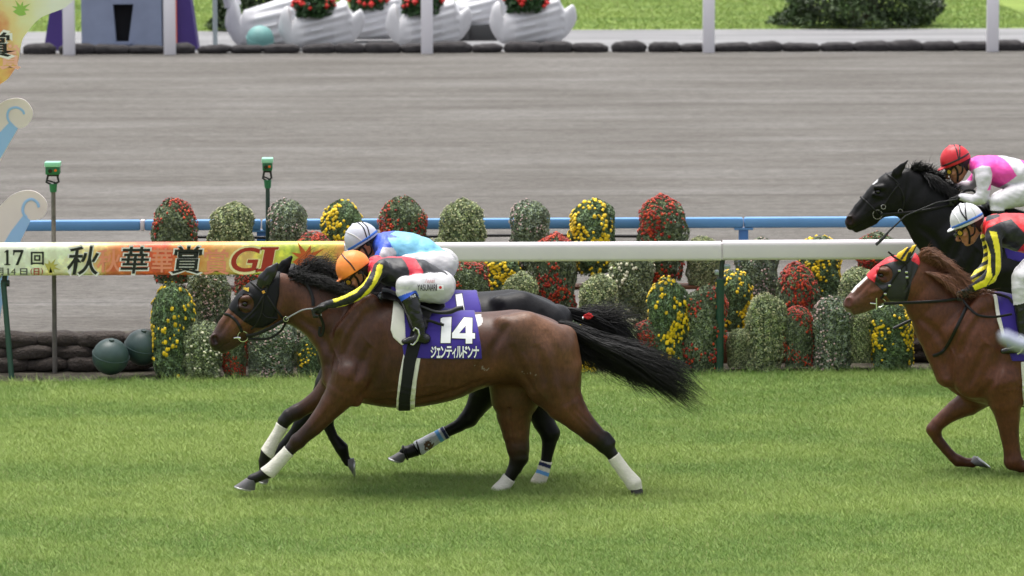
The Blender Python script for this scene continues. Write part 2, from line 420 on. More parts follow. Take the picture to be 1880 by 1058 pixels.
# ================================================================ THE SETTING
def sheet(name, x0, x1, y0, y1, z, m):
    o = npmesh(name, [(x0, y0, z), (x1, y0, z), (x1, y1, z), (x0, y1, z)], np.array([[0, 1, 2, 3]]), m, smooth=False)
    return tag(o, kind='structure')
def ground_mat(name, stops, sc1, stretch, sc2=40, amt2=.35, bump=.4, bscale=60, rough=.95, bands=None):
    m = bpy.data.materials.new(name); m.use_nodes = True; nt = m.node_tree; N = nt.nodes; L = nt.links; b = N['Principled BSDF']
    b.inputs['Roughness'].default_value = rough; b.inputs['Specular IOR Level'].default_value = .2
    tc = N.new('ShaderNodeTexCoord')
    def noise(scale, st, det=5, ro=.6):
        det = det+3 if name == 'dirt' else det
        mp = N.new('ShaderNodeMapping'); mp.inputs['Scale'].default_value = st; L.new(tc.outputs['Object'], mp.inputs[0])
        n = N.new('ShaderNodeTexNoise'); n.inputs['Scale'].default_value = scale; n.inputs['Detail'].default_value = det; n.inputs['Roughness'].default_value = ro
        L.new(mp.outputs[0], n.inputs[0]); return n.outputs[0]
    a = noise(sc1, stretch); f = a
    if bands:
        c = noise(*bands); mx = N.new('ShaderNodeMix'); mx.inputs[0].default_value = .5; L.new(a, mx.inputs[2]); L.new(c, mx.inputs[3]); f = mx.outputs[0]
    r = ramp(nt, stops); L.new(f, r.inputs[0])
    g = noise(sc2, (.38, 1, 1) if name == 'dirt' else (1, 1, 1), 10, .82)
    mr = N.new('ShaderNodeMapRange'); mr.inputs[1].default_value = .25; mr.inputs[2].default_value = .75; mr.inputs[3].default_value = 1-amt2; mr.inputs[4].default_value = 1+amt2
    L.new(g, mr.inputs[0]); s = N.new('ShaderNodeVectorMath'); s.operation = 'SCALE'; L.new(r.outputs[0], s.inputs[0]); L.new(mr.outputs[0], s.inputs['Scale'])
    if name == 'dirt':                                          # a few darker harrow lines
        hl = noise(2.2, (.012, 1, 1), 2, .5); mh = N.new('ShaderNodeMapRange'); mh.inputs[1].default_value = .60; mh.inputs[2].default_value = .66; mh.inputs[3].default_value = 1; mh.inputs[4].default_value = .82; L.new(hl, mh.inputs[0])
        g2 = noise(38, (.6, 1, 1), 6, .8); mg = N.new('ShaderNodeMapRange'); mg.inputs[1].default_value = .35; mg.inputs[2].default_value = .65; mg.inputs[3].default_value = .72; mg.inputs[4].default_value = 1.28; L.new(g2, mg.inputs[0])
        mu = N.new('ShaderNodeMath'); mu.operation = 'MULTIPLY'; L.new(mh.outputs[0], mu.inputs[0]); L.new(mg.outputs[0], mu.inputs[1])
        s3 = N.new('ShaderNodeVectorMath'); s3.operation = 'SCALE'; L.new(s.outputs[0], s3.inputs[0]); L.new(mu.outputs[0], s3.inputs['Scale']); s = s3
    L.new(s.outputs[0], b.inputs['Base Color'])
    bn = noise(bscale, (.35, 1, 1), 8, .7); bp = N.new('ShaderNodeBump'); bp.inputs['Strength'].default_value = bump; bp.inputs['Distance'].default_value = .03
    L.new(bn, bp.inputs['Height']); L.new(bp.outputs[0], b.inputs['Normal'])
    return m
turf_m = ground_mat('turf_soil', [(.35, (.14, .20, .05)), (.65, (.20, .27, .07))], 3, (1, 1, 1), 30, .4)
dirt_m = ground_mat('dirt', [(.34, (.086, .078, .069)), (.5, (.124, .116, .105)), (.66, (.174, .166, .156))], 1.0, (.22, .6, 1), 13, .75, 1.0, 9, bands=(1.5, (.16, 1.0, 1), 8, .72))
bed_m = ground_mat('bed_soil', [(.4, (.03, .025, .02)), (.6, (.09, .08, .06))], 5, (1, 1, 1))
path_m = ground_mat('path_grey', [(.4, (.19, .19, .195)), (.6, (.25, .25, .255))], 1, (.2, 1, 1), 20, .08)
lawn_m = ground_mat('far_lawn', [(.4, (.13, .19, .035)), (.6, (.20, .27, .06))], .5, (.4, 1, 1), 14, .25)
def edge(x): return np.interp(x, [-3.6, 4.9], [35.50, 35.97])
tag(npmesh('turf', [(-60, 2, .004), (80, 2, .004), (80, 35.97, .004), (4.9, 35.97, .004), (-3.6, 35.50, .004), (-60, 35.50, .004)], [[0, 1, 2, 3, 4, 5]], turf_m, smooth=False), kind='structure')
sheet('flower_bed_soil', -60, 80, 35.2, 38.9, 0, bed_m)
sheet('dirt_track', -60, 90, 38.9, 79.45, 0, dirt_m)
sheet('path', -80, 110, 79.45, 86.3, 0, path_m)
sheet('lawn', -2500, 2500, 86.3, 2900, 0, lawn_m)
sheet('lawn', -2500, -60, -900, 79, -.3, lawn_m); sheet('lawn', 90, 2500, -900, 79, -.3, lawn_m)

# ---- grass blades (stuff)
def vnoise(x, y, s, seed):
    r = np.random.default_rng(seed); T = r.random((256, 256)); x = x*s; y = y*s
    xi = np.floor(x).astype(int); yi = np.floor(y).astype(int); fx = x-xi; fy = y-yi; fx = fx*fx*(3-2*fx); fy = fy*fy*(3-2*fy)
    g = lambda a, b: T[a % 256, b % 256]
    return (g(xi, yi)*(1-fx)+g(xi+1, yi)*fx)*(1-fy)+(g(xi, yi+1)*(1-fx)+g(xi+1, yi+1)*fx)*fy
def grass(name, x0, x1, y0, y1, dens, h0, wd, seed, label):
    r = np.random.default_rng(seed); n = int((x1-x0)*(y1-y0)*dens)
    x = x0+(x1-x0)*r.random(n); y = y0+(y1-y0)*r.random(n)
    ok = (np.abs(x-y*math.tan(YAW)) < y*.1205+.75) if y0 < 80 else np.ones(n, bool)
    if y1 < 36.3: ok &= y < edge(x)
    if 'fringe' in label: y = edge(x)-.10+(y-y0)
    x, y = x[ok], y[ok]; n = len(x)
    big = vnoise(x*.55, y, 1.3, 1)*.5+vnoise(x*.6, y, 4.5, 2)*.32+vnoise(x, y, 13, 3)*.18
    h = h0*(.45+.75*r.random(n))*(.8+.4*big); a = r.random(n)*6.283; lean = r.normal(0, .85, (n, 2))+np.array([-.25, -.1])
    wv = wd*(.6+.8*r.random(n))
    P0 = np.stack([x-np.cos(a)*wv, y-np.sin(a)*wv, np.zeros(n)], 1); P1 = np.stack([x+np.cos(a)*wv, y+np.sin(a)*wv, np.zeros(n)], 1)
    Tp = np.stack([x+lean[:, 0]*h, y+lean[:, 1]*h, h], 1)
    V = np.stack([P0, P1, Tp], 1).reshape(-1, 3)
    g = np.clip((big-.25)/.5, 0, 1)[:, None]; c = np.array([.158, .262, .060])*(1-g)+np.array([.300, .390, .108])*g
    st = (r.random(n) < .035*(1.6-g[:, 0]))[:, None]; c = np.where(st, np.array([.30, .27, .13]), c)*(.82+.36*r.random((n, 1)))
    c = np.repeat(c, 3, 0)
    o = npmesh(name, V, np.arange(3*n).reshape(-1, 3), M('grass_blade', rough=.55, attr=True, spec=.25), smooth=False, col=c)
    return tag(o, label, 'grass', kind='stuff')
grass('grass', -4.9, 6.6, 26.2, 36.22, 17000, .034, .0017, 11, 'short green racecourse turf under the galloping horses')
grass('grass', -4.6, 6.4, 24.2, 26.2, 7000, .034, .0022, 12, 'short green turf nearest the viewer')
grass('grass', -5.5, 8, 36.5, 36.68, 2600, .07, .0024, 13, 'longer grass fringe along the foot of the white rail')
grass('grass', -9, 13, 86.3, 99, 420, .05, .009, 15, 'far lawn grass beyond the grey path')

# ---- trackside sandbags
bag_m = M('bag_net', lin(74, 63, 56), .9, var=.6, vs=34, bump=1, bs=45, col2=lin(36, 33, 32))
bag_f = M('bag_dark', lin(50, 47, 48), .9, var=.35, vs=9, bump=.6, bs=20)
def bag_mesh(name, L, W, H, m, seed):
    r = np.random.default_rng(seed); bm = bmesh.new(); bmesh.ops.create_icosphere(bm, subdivisions=3, radius=1)
    for v in bm.verts:
        p = np.array(v.co); q = np.sign(p)*np.abs(p)**.75
        n = .06*math.sin(5*p[0]+seed)+.05*math.sin(7*p[1]+9*p[2]+seed*2)+.04*math.sin(13*p[0]+4*p[2]+seed)
        v.co = Vector((q[0]*L/2*(1+n*.4), q[1]*W/2*(1+n), (max(q[2], -.72)+.0)*H/2*(1+n)))
    me = bpy.data.meshes.new(name); bm.to_mesh(me); bm.free(); me.shade_smooth(); me.materials.append(m); return me
near_bags = [bag_mesh('sandbag', .40, .30, .145, bag_m, i) for i in range(5)]
NAT = []
for c in range(3):
    x = at(-60, 650, 36.7)[0]-c*.13; xe = at(1960, 650, 36.7)[0]; j = 0
    while x < xe:
        if at(300, 650, 36.7)[0] < x < at(1640, 650, 36.7)[0]: x += .365; j += 1; continue
        o = bpy.data.objects.new('sandbag', near_bags[(j*3+c) % 5]); COL.objects.link(o)
        o.location = (x, (36.30 if x < 0 else 36.6)+.035*c+random.uniform(-.02, .02), .055+.10*c); o.rotation_euler = (0, random.uniform(-.06, .06), random.uniform(-.12, .12)); o.scale = (random.uniform(.95, 1.12), 1, random.uniform(.92, 1.08))
        tag(o, ['dark netted gravel bag in the bottom course beside the turf', 'dark netted gravel bag in the middle course beside the turf', 'dark netted gravel bag in the top course beside the turf'][c], 'sandbag', ['bottom course of gravel bags behind the rail', 'middle course of gravel bags behind the rail', 'top course of gravel bags behind the rail'][c])
        x += .365*random.uniform(.93, 1.07); j += 1
far_bags = [bag_mesh('sandbag', .74, .45, .25, bag_f, 10+i) for i in range(4)]
x = at(-60, 90, 79.3)[0]; xe = at(1960, 90, 79.3)[0]; j = 0
while x < xe:
    o = bpy.data.objects.new('sandbag', far_bags[j % 4]); COL.objects.link(o); o.location = (x, 79.25, .07); o.rotation_euler = (0, random.uniform(-.05, .05), random.uniform(-.1, .1)); o.scale = (random.uniform(.8, 1.1), 1, random.uniform(.7, 1.1))
    tag(o, 'dark sandbag lying along the far edge of the dirt track', 'sandbag', 'sandbags along the far edge of the dirt'); x += .66*random.uniform(.85, 1.12); j += 1

# ---- white running rail with printed banner
YR = 36.0
white = M('rail_white', (.72, .67, .70), .35, var=.03, vs=3)
green = M('post_green', lin(22, 62, 44), .5, var=.15, vs=30)
def zat(px, py, Y): return float(at(px, py, Y)[2])
rail = empty('running_rail', (0.9, YR, 0)); tag(rail, 'white running rail with an autumn banner wrapped round its left end', 'rail')
ZR0 = zat(1325, 478, YR); ZR1 = zat(1325, 443.5, YR)
def rail_profile(x0, x1, z0, z1, yd, name, m, rnd=.03, par=None, yoff=0):
    n = 6; P = []
    for cx, cz, a0 in ((yd-rnd, z1-rnd*1.4, 0), (-yd+rnd, z1-rnd*1.4, 90), (-yd+rnd, z0+rnd, 180), (yd-rnd, z0+rnd, 270)):
        for k in range(n+1):
            a = math.radians(a0+90*k/n); P.append((cx+rnd*math.cos(a), cz+rnd*(1.4 if a0 < 180 else 1)*math.sin(a)))
    V = [(x, YR+yoff+p[0], p[1]) for x in (x0, x1) for p in P]; k = len(P)
    Fc = [(i, (i+1) % k, (i+1) % k+k, i+k) for i in range(k)]+[tuple(range(k)), tuple(range(2*k-1, k-1, -1))]
    mb = MB().add(V, Fc); return mb.build(name, m, par, ang=50)
xj = at(1325, 460, YR)[0]; xb = at(632, 480, YR)[0]
rail_profile(-12, xj-.008, ZR0, ZR1, .06, 'rail_section', white, par=rail)
rail_profile(xj+.008, 14, ZR0+.004, ZR1+.008, .06, 'rail_section', white, par=rail)
MB().box(xj-.03, xj+.03, YR-.045, YR+.045, ZR0+.01, ZR1-.012).build('joint_sleeve', white, rail)
def post(px, lean, two=True):
    x = at(px, 600, YR)[0]
    p = MB(); p.tube([(x-.01-lean, YR-(.05 if two else .22), -.05), (x, YR-.02, .80)], .036 if two else .024, 12)
    if two: p.tube([(x-.075-lean*1.2, YR+.18, -.05), (x-.01, YR, .72)], .030, 12)
    o = p.build('post', green, rail)
    MB().tube([(x+.005, YR, .78), (x+.02, YR, ZR0+.02)], .022, 10).tube([(x-.02, YR, .79), (x+.05, YR, .79)], .028, 10).build('post_neck', M('neck_dark', (.02, .035, .03), .5), o)
    MB().box(x-.05, x-.015, YR-.06, YR-.02, .84, .88, .006).box(x+.03, x+.085, YR-.05, YR-.01, ZR0-.07, ZR0-.03, .01).build('bracket', M('bracket_grey', (.35, .4, .42), .35, metal=.6), o)
post(1322, .0)
post(8, -.09, False)
# banner
ban_m = bpy.data.materials.new('banner_print'); ban_m.use_nodes = True
nt = ban_m.node_tree; N = nt.nodes; L = nt.links; b = N['Principled BSDF']; b.inputs['Roughness'].default_value = .4
tc = N.new('ShaderNodeTexCoord'); sep = N.new('ShaderNodeSeparateXYZ'); L.new(tc.outputs['Object'], sep.inputs[0])
nz = N.new('ShaderNodeTexNoise'); nz.inputs['Scale'].default_value = 5; nz.inputs['Detail'].default_value = 6; L.new(tc.outputs['Object'], nz.inputs[0])
xa, xc = at(0, 480, YR)[0], at(632, 480, YR)[0]
mr = N.new('ShaderNodeMapRange'); mr.inputs[1].default_value = xa; mr.inputs[2].default_value = xc; L.new(sep.outputs[0], mr.inputs[0])
ad = N.new('ShaderNodeMath'); ad.operation = 'MULTIPLY_ADD'; L.new(nz.outputs[0], ad.inputs[0]); ad.inputs[1].default_value = .42; L.new(mr.outputs[0], ad.inputs[2])
sb = N.new('ShaderNodeMath'); sb.operation = 'SUBTRACT'; L.new(ad.outputs[0], sb.inputs[0]); sb.inputs[1].default_value = .21
r = ramp(nt, [(0, (.75, .78, .72)), (.16, (.72, .78, .60)), (.27, (.75, .55, .25)), (.36, (.72, .26, .10)), (.46, (.62, .09, .05)), (.56, (.70, .28, .07)), (.68, (.75, .5, .18)), (.76, (.62, .62, .10)), (.86, (.38, .48, .08)), (.94, (.75, .5, .1)), (1, (.7, .22, .10))]); L.new(sb.outputs[0], r.inputs[0])
n2 = N.new('ShaderNodeTexNoise'); n2.inputs['Scale'].default_value = 16; n2.inputs['Detail'].default_value = 4; L.new(tc.outputs['Object'], n2.inputs[0])
r2 = ramp(nt, [(.42, (1.05, 1.0, .95)), (.58, (1.2, 1.2, 1.15)), (.68, (1.7, 1.6, 1.2))]); L.new(n2.outputs[0], r2.inputs[0])
mx = N.new('ShaderNodeMix'); mx.data_type = 'RGBA'; mx.blend_type = 'MULTIPLY'; mx.inputs[0].default_value = 1; L.new(r.outputs[0], mx.inputs[6]); L.new(r2.outputs[0], mx.inputs[7]); L.new(mx.outputs[2], b.inputs['Base Color'])
ZB0 = zat(300, 506, YR-.1); ZB1 = ZR1+.012
ban = rail_profile(-12, xb, ZB0, ZB1, .10, 'banner', ban_m, .04, rail)
MB().box(xb-.004, xb+.02, YR-.075, YR+.075, ZB0+.02, ZB1-.02, .01).build('banner_end', white, ban)
YB = YR-.1025
def bmap(off): return lambda x, y: atn(x, y+off[1] if len(off) > 1 else y, YB-off[0])
ink = M('ink_black', (.012, .012, .014), .4); inkw = M('ink_white', (.85, .83, .8), .45); inkr = M('ink_red', (.40, .03, .02), .4)
ghost = M('ink_ghost', lin(240, 150, 120), .45); creme = M('ink_cream', lin(250, 235, 180), .45)
def T(s, box, bold=0, shear=0, cut=30): return text_pts(s, box, bold, shear, cut)
KJ = [('秋', (124, 453, 181, 504)), ('華', (222, 454, 275, 502)), ('賞', (315, 453, 371, 502))]
for c_, b_ in (('秋', (178, 458, 222, 500)), ('華', (278, 456, 316, 500)), ('賞', (374, 458, 420, 504))): write('ghost_lettering', [T(c_, b_, .012)], bmap((.0005,)), ghost, ban)
for s, b_ in KJ: write('letter_outline', [T(s, (b_[0]-2, b_[1]-2, b_[2]+2, b_[3]+2), .03, .12)], bmap((.001,)), inkw, ban)
for s, b_ in KJ: write('lettering', [T(s, b_, .014, .12)], bmap((.002,)), ink, ban)
def serif1(x0, y0, x1, y1, t):
    h = y1-y0; m = (x0+x1)/2; V = [(x0, y1), (x1, y1), (x1, y1-h*.06), (m+t, y1-h*.09), (m+t, y0), (m-t*.6, y0), (x0, y0+h*.14), (x0, y0+h*.18), (m-t, y0+h*.15), (m-t, y1-h*.09), (x0, y1-h*.06)]
    return np.array(V, float), [tuple(range(len(V)))]
def poly2(*V): return np.array(V, float), [tuple(range(len(V)))]
for q_ in (serif1(8, 459, 19, 487, 2.2), poly2((24, 459), (43, 459), (43, 462), (33.5, 487), (28.5, 487), (38, 463.5), (27, 463.5), (25.5, 469), (24, 469)),
    T('回', (57, 463, 80, 486), .02)): write('lettering', [q_], bmap((.0015,)), ink, ban)
for q_ in (T('月', (-4, 492, 6, 505), .02), serif1(12, 493, 18, 505, 1.4), T('4', (20, 493, 29, 505)), T('日', (37, 493, 50, 505), .02)): write('date_lettering', [q_], bmap((.0015,)), M('ink_grey', (.08, .08, .08), .4), ban)
for q_ in (T('(', (56, 493, 60, 505)), T('日', (62, 493, 72, 505), .02), T(')', (75, 493, 79, 505))): write('date_lettering', [q_], bmap((.0015,)), inkr, ban)
def bigI(g): return poly2(*[(x, y) for x, y in ((480-g, 454-g), (512+g, 454-g), (511+g, 458+g), (505+g, 459+g), (499+g, 493-g), (503+g, 495-g), (502+g, 499+g), (470-g, 499+g), (471-g, 495-g), (479-g, 493-g), (486-g, 459+g), (479-g, 458+g))])
for q_ in (T('G', (423, 453, 479, 502), .035, .2), bigI(1.4)): write('letter_outline', [q_], bmap((.001,)), creme, ban)
for q_ in (T('G', (425, 455, 477, 499), .01, .2), bigI(0)): write('lettering', [q_], bmap((.002,)), inkr, ban)
def leaf(cx, cy, r, rot=0, n=7):
    V = []
    for k in range(n):
        a = rot+math.radians(-125+250*k/(n-1)) - math.pi/2; R_ = r*(1 if 0 < k < n-1 else .7)
        a2 = a+math.radians(250/(n-1))/2; R_ *= (1, .78)[k % 2]
        V.append((cx+R_*math.cos(a), cy+R_*math.sin(a)*.85))
        if k < n-1: V.append((cx+r*.36*math.cos(a2), cy+r*.36*math.sin(a2)*.85))
    V.append((cx+r*.15, cy+r*.55)); V.append((cx-r*.15, cy+r*.55))
    c = len(V); return np.array(V+[(cx, cy)], float), [((i+1) % c, i, c) for i in range(c)]
write('printed_leaf', [leaf(562, 474, 38, .3)], bmap((.0008,)), M('leaf_orange', lin(205, 95, 45), .45), ban)
write('printed_leaf', [leaf(93, 490, 20, 1.2)], bmap((.0008,)), M('leaf_olive', lin(190, 180, 90), .45), ban)

# ---- blue rail behind the flowers
YBL = 38.1; blue = M('rail_blue', lin(98, 150, 200), .4, var=.06, vs=4)
br = empty('blue_rail', (0.9, YBL, 0)); tag(br, 'long light blue rail on blue posts behind the flower display', 'rail')
bz1 = zat(940, 401, YBL); bz0 = zat(940, 420, YBL)
x0 = at(48, 410, YBL)[0]; xs = [at(p, 410, YBL)[0] for p in (262, 480, 1365)]
def brail(xa_, xb_, m=blue): MB().box(xa_, xb_, YBL-.05, YBL+.05, bz0, bz1, .018).build('rail_section', m, br)
brail(x0-6, xs[0]-.02); brail(xs[0]+.02, xs[1]-.006); brail(xs[1]+.006, xs[2]-.004); brail(xs[2]+.004, 15)
MB().box(xs[0]-.02, xs[0]+.02, YBL-.052, YBL+.052, bz0-.002, bz1+.002, .01).build('joint_clip', white, br)
for x in xs[1:]+[xs[1]-4.15]:
    pb = MB().box(x-.042, x+.042, YBL-.04, YBL+.04, -.05, bz0-.015, .01).build('post', M('rail_blue_dark', lin(60, 110, 170), .45, var=.08, vs=6), br)
    MB().box(x-.085, x+.085, YBL-.045, YBL+.045, bz0-.018, bz0-.001, .004).build('bracket', blue, pb)
ca = MB().tube([(x, YBL-.08, bz0-.06+.008*math.sin(x*2)) for x in np.arange(at(330, 430, YBL)[0], at(1200, 430, YBL)[0], .2)], .014, 6).build('cable', M('cable', (.01, .01, .012), .5))
tag(ca, 'thin black cable strung just below the blue rail', 'cable')

# ---- timing sensors on poles
def sensor(px, top, base, Y, name, label, boxw, polem):
    x = at(px, top, Y)[0]; zt = zat(px, top, Y); r_ = empty(name, (x, Y, 0)); tag(r_, label, 'sensor', 'green trackside sensors on poles')
    s = 1/SC(Y); z = zt; w_ = boxw*s/2
    MB().tube([(x-.01, Y, -.05), (x, Y, z-56*s)], [.021, .019], 10).build('pole', polem, r_)
    bx = MB().box(x-w_, x+w_, Y-.06, Y+.06, z-23*s, z-9*s, .006).build('sensor_box', M('box_green', lin(38, 110, 70), .45), r_)
    MB().box(x-w_-.006, x+w_+.006, Y-.072, Y+.07, z-9*s+.001, z, .006).build('lid', M('lid_mint', lin(150, 215, 180), .4), bx)
    MB().tube([(x-w_*.3, Y-.075, z-16*s), (x-w_*.3, Y-.055, z-16*s)], .018, 12).build('lens', M('lens_dark', (.01, .012, .012), .15), bx)
    MB().tube([(x+w_*.45, Y-.068, z-15*s), (x+w_*.45, Y-.055, z-15*s)], .012, 10).build('indicator', M('ind_orange', lin(230, 110, 40), .3), bx)
    MB().box(x-w_*.85, x+w_*.85, Y-.02, Y+.02, z-27*s, z-23.2*s, .004).tube([(x-w_*.7, Y, z-25*s), (x-w_*.95, Y, z-38*s), (x-w_*.3, Y, z-42*s)], .010, 6).tube([(x+w_*.6, Y, z-25*s), (x+w_*.8, Y, z-37*s), (x, Y, z-43*s)], .010, 6).tube([(x-w_*.9, Y-.01, z-34*s), (x+w_*.5, Y+.01, z-40*s)], .007, 6).build('bracket', M('black_metal', (.015, .015, .016), .5), r_)
    MB().tube([(x, Y, z-56*s), (x, Y, z-41*s)], [.028, .034], 10).build('collar', M('box_green', (0, 0, 0)), r_)
sensor(97, 297, 690, 36.135, 'track_sensor', 'green sensor box on a grey brown pole left of the flowers', 26, M('pole_rust', lin(98, 92, 88), .7, var=.3, vs=12))
sensor(491, 290, 690, 37.9, 'track_sensor', 'green sensor box on a green pole behind the flower tops', 18, M('pole_green', lin(40, 62, 52), .5, var=.1, vs=10))

# ---- green balls
ball_m = M('ball_green', lin(50, 70, 68), .45, var=.18, vs=6, bump=.1, bs=14)
def ball(px, py, r_, Y, label):
    p = at(px, py, Y); R_ = r_/SC(Y); bm = bmesh.new(); bmesh.ops.create_uvsphere(bm, u_segments=40, v_segments=24, radius=R_)
    me = bpy.data.meshes.new('marker_ball'); bm.to_mesh(me); bm.free(); me.shade_smooth(); o = link('marker_ball', me, ball_m); o.location = (p[0], p[1], max(p[2], R_-.02))
    tag(o, label, 'ball')
    mb = MB(); mb.tube([(R_*1.005*math.cos(a), R_*1.005*math.sin(a), R_*.12) for a in np.linspace(0, 6.28318, 41)], .004, 6, up=(0, 0, 1)); q = mb.build('seam', ball_m, None); q.parent = o; q.rotation_euler = (.3, .2, 0)
    mb = MB().tube([(0, 0, R_-.004), (0, 0, R_+.012)], .022, 14); q = mb.build('plug', ball_m, None); q.parent = o; q.rotation_euler = (.35, .1, 0)
ball(203, 655, 34, 35.70, 'dark green ball on the ground in front of the gravel bags')
ball(262, 638, 34, 35.90, 'dark green ball half hidden behind the yellow flowers')

# ---- chrysanthemum display
leaf_m = M('mum_leaf', rough=.6, attr=True, spec=.3); petal_m = M('mum_petal', rough=.55, attr=True, spec=.3, sheen=.2)
core_m = M('mum_core', (.06, .09, .04), .9)
KIND = {'red': ((.27, .018, .010), .0125, 700), 'yellow': ((.76, .52, .012), .0185, 320), 'bud': ((.42, .42, .22), .0085, 520), 'pink': ((.50, .36, .33), .010, 200), 'white': ((.62, .60, .42), .016, 110)}
LEAFC = {'red': (.22, .27, .15), 'yellow': (.20, .29, .14), 'bud': (.36, .42, .21), 'pink': (.30, .36, .24), 'white': (.33, .39, .21)}
def mound_protos(kind, seed):
    """unit mound: radius 1 in x,y; height 2 (z -1..1); real lengths handled by separate scale classes"""
    r = np.random.default_rng(seed); a, h = .195, .34
    def surf(n, zlo=-.96):
        z = zlo+(1-zlo)*r.random(n); th = r.random(n)*6.283
        prof = np.where(z > .3, np.sqrt(np.clip(1-(np.abs(z-.3)/.7)**2.9, 0, 1)), 1-.20*(np.abs(.3-z)/1.3)**2.2)
        lump = 1+.07*np.sin(3*th+seed)+.06*np.sin(7*z+2*th+seed*3)+.035*np.sin(11*z-5*th+seed)
        bend = a*.08*np.sin(z*1.9+seed); P = np.stack([prof*np.cos(th)*a*lump+bend, prof*np.sin(th)*a*lump+a*.06*np.cos(z*2.3+seed*2), z*h*(1+.05*np.sin(th*2+seed))], 1)
        nx = np.stack([np.cos(th)*prof, np.sin(th)*prof, np.where(z > .25, (z-.25)*1.1, -.15)], 1); nx /= np.linalg.norm(nx, axis=1, keepdims=True)
        return P, nx
    # leaves: small diamond quads
    n = 8500; P, nr = surf(n); P = P*(1-.06*r.random((n, 1))**1.5); d = nr+r.normal(0, .55, (n, 3)); d /= np.linalg.norm(d, axis=1, keepdims=True)
    t = np.cross(d, r.normal(0, 1, (n, 3))); t /= np.linalg.norm(t, axis=1, keepdims=True); u = np.cross(d, t)
    s = (.0075+.008*r.random((n, 1)))
    V = np.stack([P-t*s, P+u*s*.5+d*.003, P+t*s, P-u*s*.5+d*.003], 1).reshape(-1, 3)
    cl = np.array(LEAFC[kind])*(.55+.9*r.random((n, 1))); cl[:, 2:] *= .7+.6*r.random((n, 1))
    clump = (.75+.5*np.sin(P[:, :1]*60+P[:, 2:]*35+seed)*np.sin(P[:, 1:2]*55-P[:, 2:]*41)); cl = cl*clump.clip(.45, 1.3)
    leaf_me = (V, np.arange(4*n).reshape(-1, 4), np.repeat(cl, 4, 0))
    # core
    th = np.linspace(0, 2*math.pi, 20, endpoint=False); zz = np.linspace(-1, .97, 14); CV = []
    for z in zz:
        pr = math.sqrt(max(0, 1-((z-.3)/.7)**2.9)) if z > .3 else 1-.20*((.3-z)/1.3)**2.2
        CV += [(pr*.86*a*math.cos(q)+a*.08*math.sin(z*1.9+seed), pr*.86*a*math.sin(q)+a*.06*math.cos(z*2.3+seed*2), z*h*.93) for q in th]
    CF = [(i*20+k, i*20+(k+1) % 20, (i+1)*20+(k+1) % 20, (i+1)*20+k) for i in range(13) for k in range(20)]
    # blossoms: ragged little domes in drifts
    col, br_, nb = KIND[kind]; P, nr = surf(nb*4, -.9); dn = np.sin(P[:, 0]*17+seed*1.7)+np.sin(P[:, 2]*13+P[:, 1]*9+seed)+r.normal(0, .9, len(P))
    if kind in ('bud',): keep = np.arange(nb)
    else: keep = np.argsort(-dn)[:nb]
    P, nr = P[keep], nr[keep]; V = []; Fq = []; C_ = []; K = 9
    for p, q in zip(P, nr):
        q = q+r.normal(0, .18, 3)+np.array([0, 0, .25]); q /= np.linalg.norm(q); t = np.cross(q, (.3, .2, 1)); t /= np.linalg.norm(t); u = np.cross(q, t)
        R_ = br_*(.55+.7*r.random()); o = len(V); c = p+q*(.006+.006*r.random()); sh = .65+.6*r.random(); cc = np.array(col)*sh
        if kind == 'red' and r.random() < .35: cc = np.array((.50, .055, .012))*sh
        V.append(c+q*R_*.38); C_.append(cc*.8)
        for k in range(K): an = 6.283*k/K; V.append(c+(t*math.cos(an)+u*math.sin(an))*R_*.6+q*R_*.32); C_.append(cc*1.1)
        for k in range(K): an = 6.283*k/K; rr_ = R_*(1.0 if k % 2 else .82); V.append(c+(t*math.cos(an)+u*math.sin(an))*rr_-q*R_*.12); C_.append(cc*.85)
        Fq += [(o, o+1+k, o+1+(k+1) % K) for k in range(K)]; Fq += [(o+1+k, o+1+K+k, o+1+K+(k+1) % K, o+1+(k+1) % K) for k in range(K)]
    return leaf_me, (CV, CF), (V, Fq, C_)
PROTO = {}
def mound(kind, px, top, bot, wpx, Y, label, group=None):
    if Y < 36.8: Y -= float(np.interp(px, [300, 1300], [.86, .62]))
    elif Y < 37.1: Y -= float(np.interp(px, [300, 1300], [.50, .30]))
    v = random.randrange(3); key = (kind, v)
    if key not in PROTO:
        (lv, lf, lc), (cv, cf), (bv, bf, bc) = mound_protos(kind, 20+v*7+len(kind))
        PROTO[key] = (lv, lf, lc, cv, cf, bv, bf, bc, {})
    lv, lf, lc, cv, cf, bv, bf, bc, cache = PROTO[key]
    zt, zb = zat(px, top, Y), max(zat(px, bot, Y), -.03); x = at(px, (top+bot)/2, Y)[0]
    root = empty('chrysanthemum', (x, Y, max((zt+zb)/2, 0))); tag(root, label, 'chrysanthemum', group)
    if 'f' not in cache:
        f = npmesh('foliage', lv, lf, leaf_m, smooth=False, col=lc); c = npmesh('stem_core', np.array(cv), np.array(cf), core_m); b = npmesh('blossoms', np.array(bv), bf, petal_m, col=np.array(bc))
        cache.update(f=f, c=c, b=b); obs = (f, c, b)
    else:
        obs = [cache[k].copy() for k in 'fcb']; [COL.objects.link(o) for o in obs]
    sx = wpx/SC(Y)/2/.194; sz = max((zt-zb)/2/.34, .3); rz = random.uniform(0, 6.28); sx *= random.uniform(.96, 1.05)
    for o in obs: o.parent = root; o.matrix_parent_inverse = Matrix.Identity(4); o.location = (0, 0, 0)
    root.scale = (sx, sx*.9, sz); root.rotation_euler = (0, random.uniform(-.05, .05), rz)
    pot = MB()
    return root
